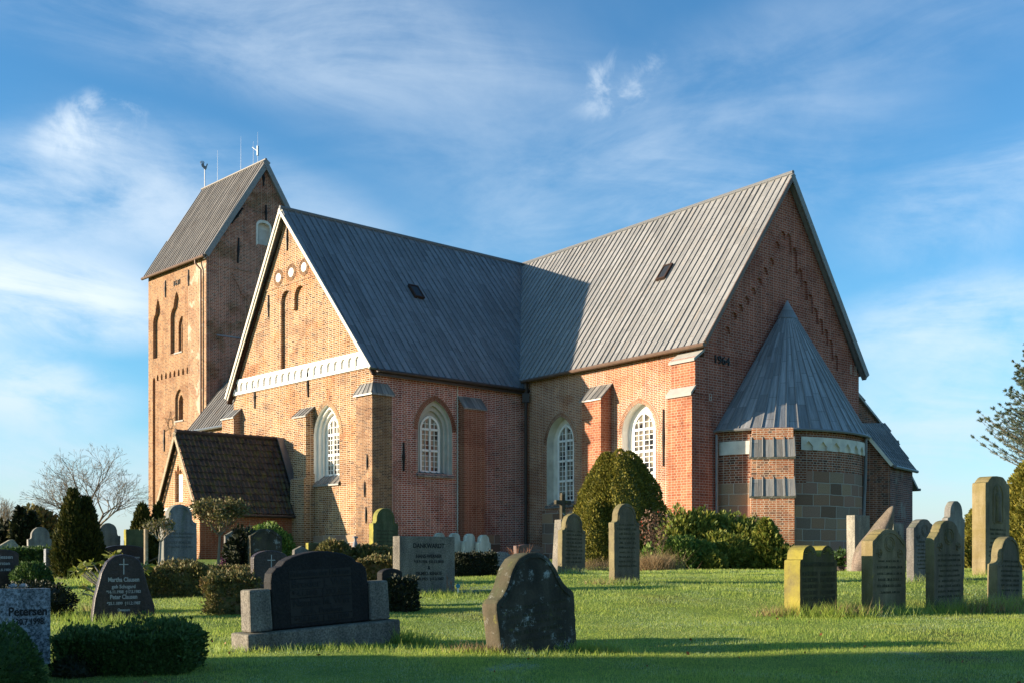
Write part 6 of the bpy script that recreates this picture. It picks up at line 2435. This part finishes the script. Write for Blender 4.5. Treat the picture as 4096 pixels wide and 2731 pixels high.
# standard tree and staked shrub
def standard(x, y, H, hc, rc, label, trunkmat, leafmat, n, seed, stake=None, lf=.03):
    r2 = random.Random(seed)
    g = float(gz(x, y))
    root = empty('standard_tree' if not stake else 'staked_shrub', (x, y, g))
    tag(root, label, 'small tree')
    tb = MB()
    tb.tube([(0, 0, -.05), (.02, 0, hc * .5), (.04, 0, hc)], [.03, .026, .022], 7)
    tips = []

    def grow(p, d, L_, r, k):
        q = p + d * L_
        tb.tube([p, q], [r, r * .7], 4, cap=False)
        tips.append(q)
        tips.append(p.lerp(q, .6))
        if k:
            for _ in range(3):
                e = (d + Vector((r2.uniform(-1, 1), r2.uniform(-1, 1), r2.uniform(-.2, .9))) * .8).normalized()
                grow(q, e, L_ * .72, r * .6, k - 1)
    for i in range(6):
        a = i * 1.05 + r2.uniform(-.3, .3)
        grow(Vector((.04, 0, hc - .03)), Vector((cos(a) * .75, sin(a) * .75, .8)).normalized(), rc * .55, .012, 3)
    tb.build('trunk', M[trunkmat], root, normals=False)
    T = np.array([tuple(q) for q in tips])
    P = T[rng.integers(0, len(T), n)] + rng.normal(size=(n, 3)) * rc * .10
    np_mesh('crown', leaves(P, lf, 1.8, .4), None, M[leafmat], root)
    if stake:
        sb = MB()
        sb.tube([(stake, -.02, -.1), (stake, -.02, .92)], .035, 9)
        sb.build('stake', M['stake'], root, normals=False)
        sb = MB()
        sb.tube([(stake + .03, -.02, .36), (stake + .2, 0, .44), (.02, 0, .46)], .012, 5)
        sb.build('tie', M['twig'], root, normals=False)
    return root


standard(-5.55, 20.5, 1.5, .78, .52, 'small round-crowned tree on a thin trunk right of the medallion stone', 'bark', 'lf_hedge', 3800, 3)
standard(-6.02, 18.5, 1.1, .72, .30, 'pruned leafless little tree tied to a wooden stake', 'bark_pale', 'lf_hedge', 500, 4, stake=-.20)
plant('evergreen_shrub', [blob(-5.35, 21.6, 1.6, .30, .3, .5, 2500, .045, 77, .25), blob(-5.0, 22.0, 1.4, .28, .25, .3, 1500, .045, 78, .3)], 'lf_dark', 'dark evergreen shrub between the medallion stone and the porch wall', 'bush')


# leafless trees in the background
def bare_tree(x, y, H, seed, label, spread=.75, levels=6, r0=.17, mat='bark', lean=0.0, base=.30, group=None):
    r2 = random.Random(seed)
    g = float(gz(x, y))
    root = empty('bare_tree', (x, y, g))
    tag(root, label, 'tree', group)
    tk, tb = MB(), MB()

    def grow(p, d, L_, r, k):
        pts, q = [p], p
        dd = d.copy()
        for _ in range(3):
            dd = (dd + Vector((r2.uniform(-1, 1), r2.uniform(-1, 1), r2.uniform(-.5, .8))) * .16).normalized()
            q = q + dd * L_ / 3
            pts.append(q)
        tb.tube(pts, [r, r * .9, r * .78, r * .66], 5 if r > .02 else 3, cap=False)
        if k > 0:
            nb = 3 if k > levels - 4 else 2
            for i in range(nb):
                e = (dd + Vector((r2.uniform(-1, 1), r2.uniform(-1, 1), r2.uniform(-.6, .55))) * spread).normalized()
                grow(pts[-1] if i < 2 else pts[2], e, L_ * r2.uniform(.66, .86), max(.006, r * r2.uniform(.52, .66)), k - 1)
    tk.tube([(0, 0, -.2), (.03, 0, H * base * .5), (lean * .2, 0, H * base)], [r0 * 1.25, r0, r0 * .9], 9, cap=False)
    for i in range(5):
        a = i * 2 * pi / 5 + r2.uniform(-.4, .4)
        grow(Vector((lean * .2, 0, H * base * r2.uniform(.8, 1.0))), Vector((cos(a) * spread * 1.1 + lean, sin(a) * spread, .75)).normalized(), H * .22, r0 * .5, levels - 1)
    grow(Vector((lean * .2, 0, H * base)), Vector((lean, 0, 1)).normalized(), H * .26, r0 * .6, levels - 1)
    tk.build('trunk', M[mat], root, normals=False)
    tb.build('crown', M[mat], root, normals=False)


bare_tree(-22.3, 58, 5.1, 11, 'wide leafless tree with dense branching behind the left gravestones', .72, 8, .14, 'bark', -.15)
bare_tree(-29.6, 62, 3.5, 12, 'leafless tree at the far left edge of the churchyard', .45, 6, .09, 'bark', group='thin bare trees at the left edge')
bare_tree(-28.0, 60, 3.0, 13, 'thin leafless tree next to the dark column conifer', .45, 6, .08, 'bark', group='thin bare trees at the left edge')
bare_tree(-31.5, 61, 3.4, 14, 'leafless tree cut by the left edge of the picture', .45, 5, .09, 'bark', group='thin bare trees at the left edge')

# petersen stone's frosted rose ornament
ro = empty('rose_ornament', (-4.07, 8.94, float(gz(-4.07, 8.94)) + .64), YAW)
tag(ro, 'pair of frosted metal roses lying on the granite block', 'ornament')
for k, (dx, s) in enumerate(((-.03, 1), (.05, .9))):
    m_ = MB()
    for ring, nn, rr, hh in ((0, 5, .012, .040), (1, 6, .024, .032), (2, 7, .034, .018)):
        for i in range(nn):
            a = 2 * pi * i / nn + ring * .5
            c = Vector((dx + cos(a) * rr * .5, sin(a) * rr * .5, .004))
            o_ = Vector((cos(a), sin(a), 0))
            t_ = Vector((-sin(a), cos(a), 0))
            m_.poly([c, c + o_ * rr * .7 * s + t_ * .014 + Vector((0, 0, hh * .6)), c + o_ * rr * s + Vector((0, 0, hh)), c + o_ * rr * .7 * s - t_ * .014 + Vector((0, 0, hh * .6))])
    m_.build('rose', M['frostrose'], ro, normals=False)

# blue plant label
pt_ = empty('plant_label', (-.84, 16.9, float(gz(-.84, 16.9))), .2)
tag(pt_, 'small blue and white plastic plant label stuck in the lawn', 'plant label')
mb = MB()
mb.box((-.012, -.003, -.05), (.024, 0, 0), (0, .006, 0), (0, 0, .16))
mb.build('stick', M['tagwhite'], pt_)
mb = MB()
mb.tube([(0, -.008, .13), (0, .002, .13)], .034, 14)
mb.build('disc', M['tagblue'], pt_, normals=False)

# pink flowers in a pot by the pale slab
fl = empty('flower_pot', (8.30, 27.5, float(gz(8.3, 27.5))))
tag(fl, 'pot of pink and white flowers in front of the pale slab', 'flowers')
lathe('pot', [(0, 0), (.10, 0), (.13, .14), (.12, .14), (0, .12)], M['pot'], fl)
u = rng.normal(size=(500, 3)) * np.array([.12, .10, .10]) + np.array([0, 0, .30])
np_mesh('foliage', leaves(u, .05, 1.8, .4), None, M['lf_boxdark'], fl)
u = rng.normal(size=(26, 3)) * np.array([.11, .06, .10]) + np.array([-.02, -.08, .32])
np_mesh('blossoms', leaves(np.repeat(u, 6, 0), .035, 1.2, .2), None, M['lf_pink'], fl)

# tufts of taller grass round the stones, fallen leaves
T = []
for (x, y, n, sp, h) in ((3.95, 13.75, 700, .34, .16), (4.6, 14.35, 350, .2, .13), (5.1, 14.2, 400, .3, .13), (6.0, 14.55, 500, .32, .18), (6.45, 14.6, 350, .2, .22), (7.1, 15.1, 500, .35, .16), (.15, 9.85, 700, .42, .055), (.80, 10.2, 600, .16, .10), (-.25, 9.9, 300, .16, .055),
                         (-1.75, 10.15, 900, .5, .065), (-1.05, 11.0, 500, .16, .14), (-2.45, 9.95, 250, .2, .06), (1.2, 20.9, 400, .3, .13), (1.95, 18.4, 500, .3, .11), (-1.35, 16.75, 450, .42, .09), (-4.65, 12.9, 500, .35, .11), (-7.2, 19.2, 500, .35, .16), (7.2, 18.6, 300, .3, .14), (9.2, 20.4, 400, .4, .12), (-5.6, 13.3, 300, .3, .12)):
    P = np.stack([x + rng.normal(size=n) * sp, y + rng.normal(size=n) * sp * .35, np.zeros(n)], -1)
    P[:, 2] = gz(P[:, 0], P[:, 1])
    T.append(blades(P, h, .009, .8))
tag(np_mesh('grass_tufts', np.concatenate(T), None, M['grass'], nv=3), kind='stuff')
T = []
for (x, y, n, sp, h) in ((3.5, 13.9, 350, .15, .13), (4.25, 13.85, 250, .2, .16), (4.65, 14.5, 250, .2, .12), (6.35, 14.55, 400, .25, .2), (7.3, 15.1, 250, .25, .18), (-.3, 9.95, 250, .14, .09), (1.6, 18.45, 200, .2, .1), (2.2, 29.6, 700, .4, .3), (-5.4, 14.6, 250, .25, .12)):
    P = np.stack([x + rng.normal(size=n) * sp, y + rng.normal(size=n) * sp * .4, np.zeros(n)], -1)
    P[:, 2] = gz(P[:, 0], P[:, 1])
    T.append(blades(P, h, .008, .9))
tag(np_mesh('dry_grass_tufts', np.concatenate(T), None, M['lf_dry'], nv=3), kind='stuff')
n = 80
y = rng.uniform(6.5, 15, n)
x = rng.uniform(-.45, .47, n) * y
P = np.stack([x, y, gz(x, y) + .03], -1)
tag(np_mesh('fallen_leaves', leaves(P, .021, 1.5, .1), None, M['lf_fallen']), kind='stuff')

# unseen hedge row added outside the picture to the left: it keeps the foreground in shade
HG = 'unseen hedge added to shade the foreground'
for k, (x, y, r) in enumerate(((-15.2, 1.8, 2.6), (-15.0, 5.2, 2.4), (-14.6, -1.8, 2.6), (-14.4, -5.4, 2.6))):
    plant('unseen_shade_hedge', [boxhedge(x, y, 1.8, 3.6, 4.9, 0, 9000, .16, 200 + k, .12)], 'lf_boxdark', 'unseen tall hedge block added at the left to shade the foreground lawn', 'hedge', HG)
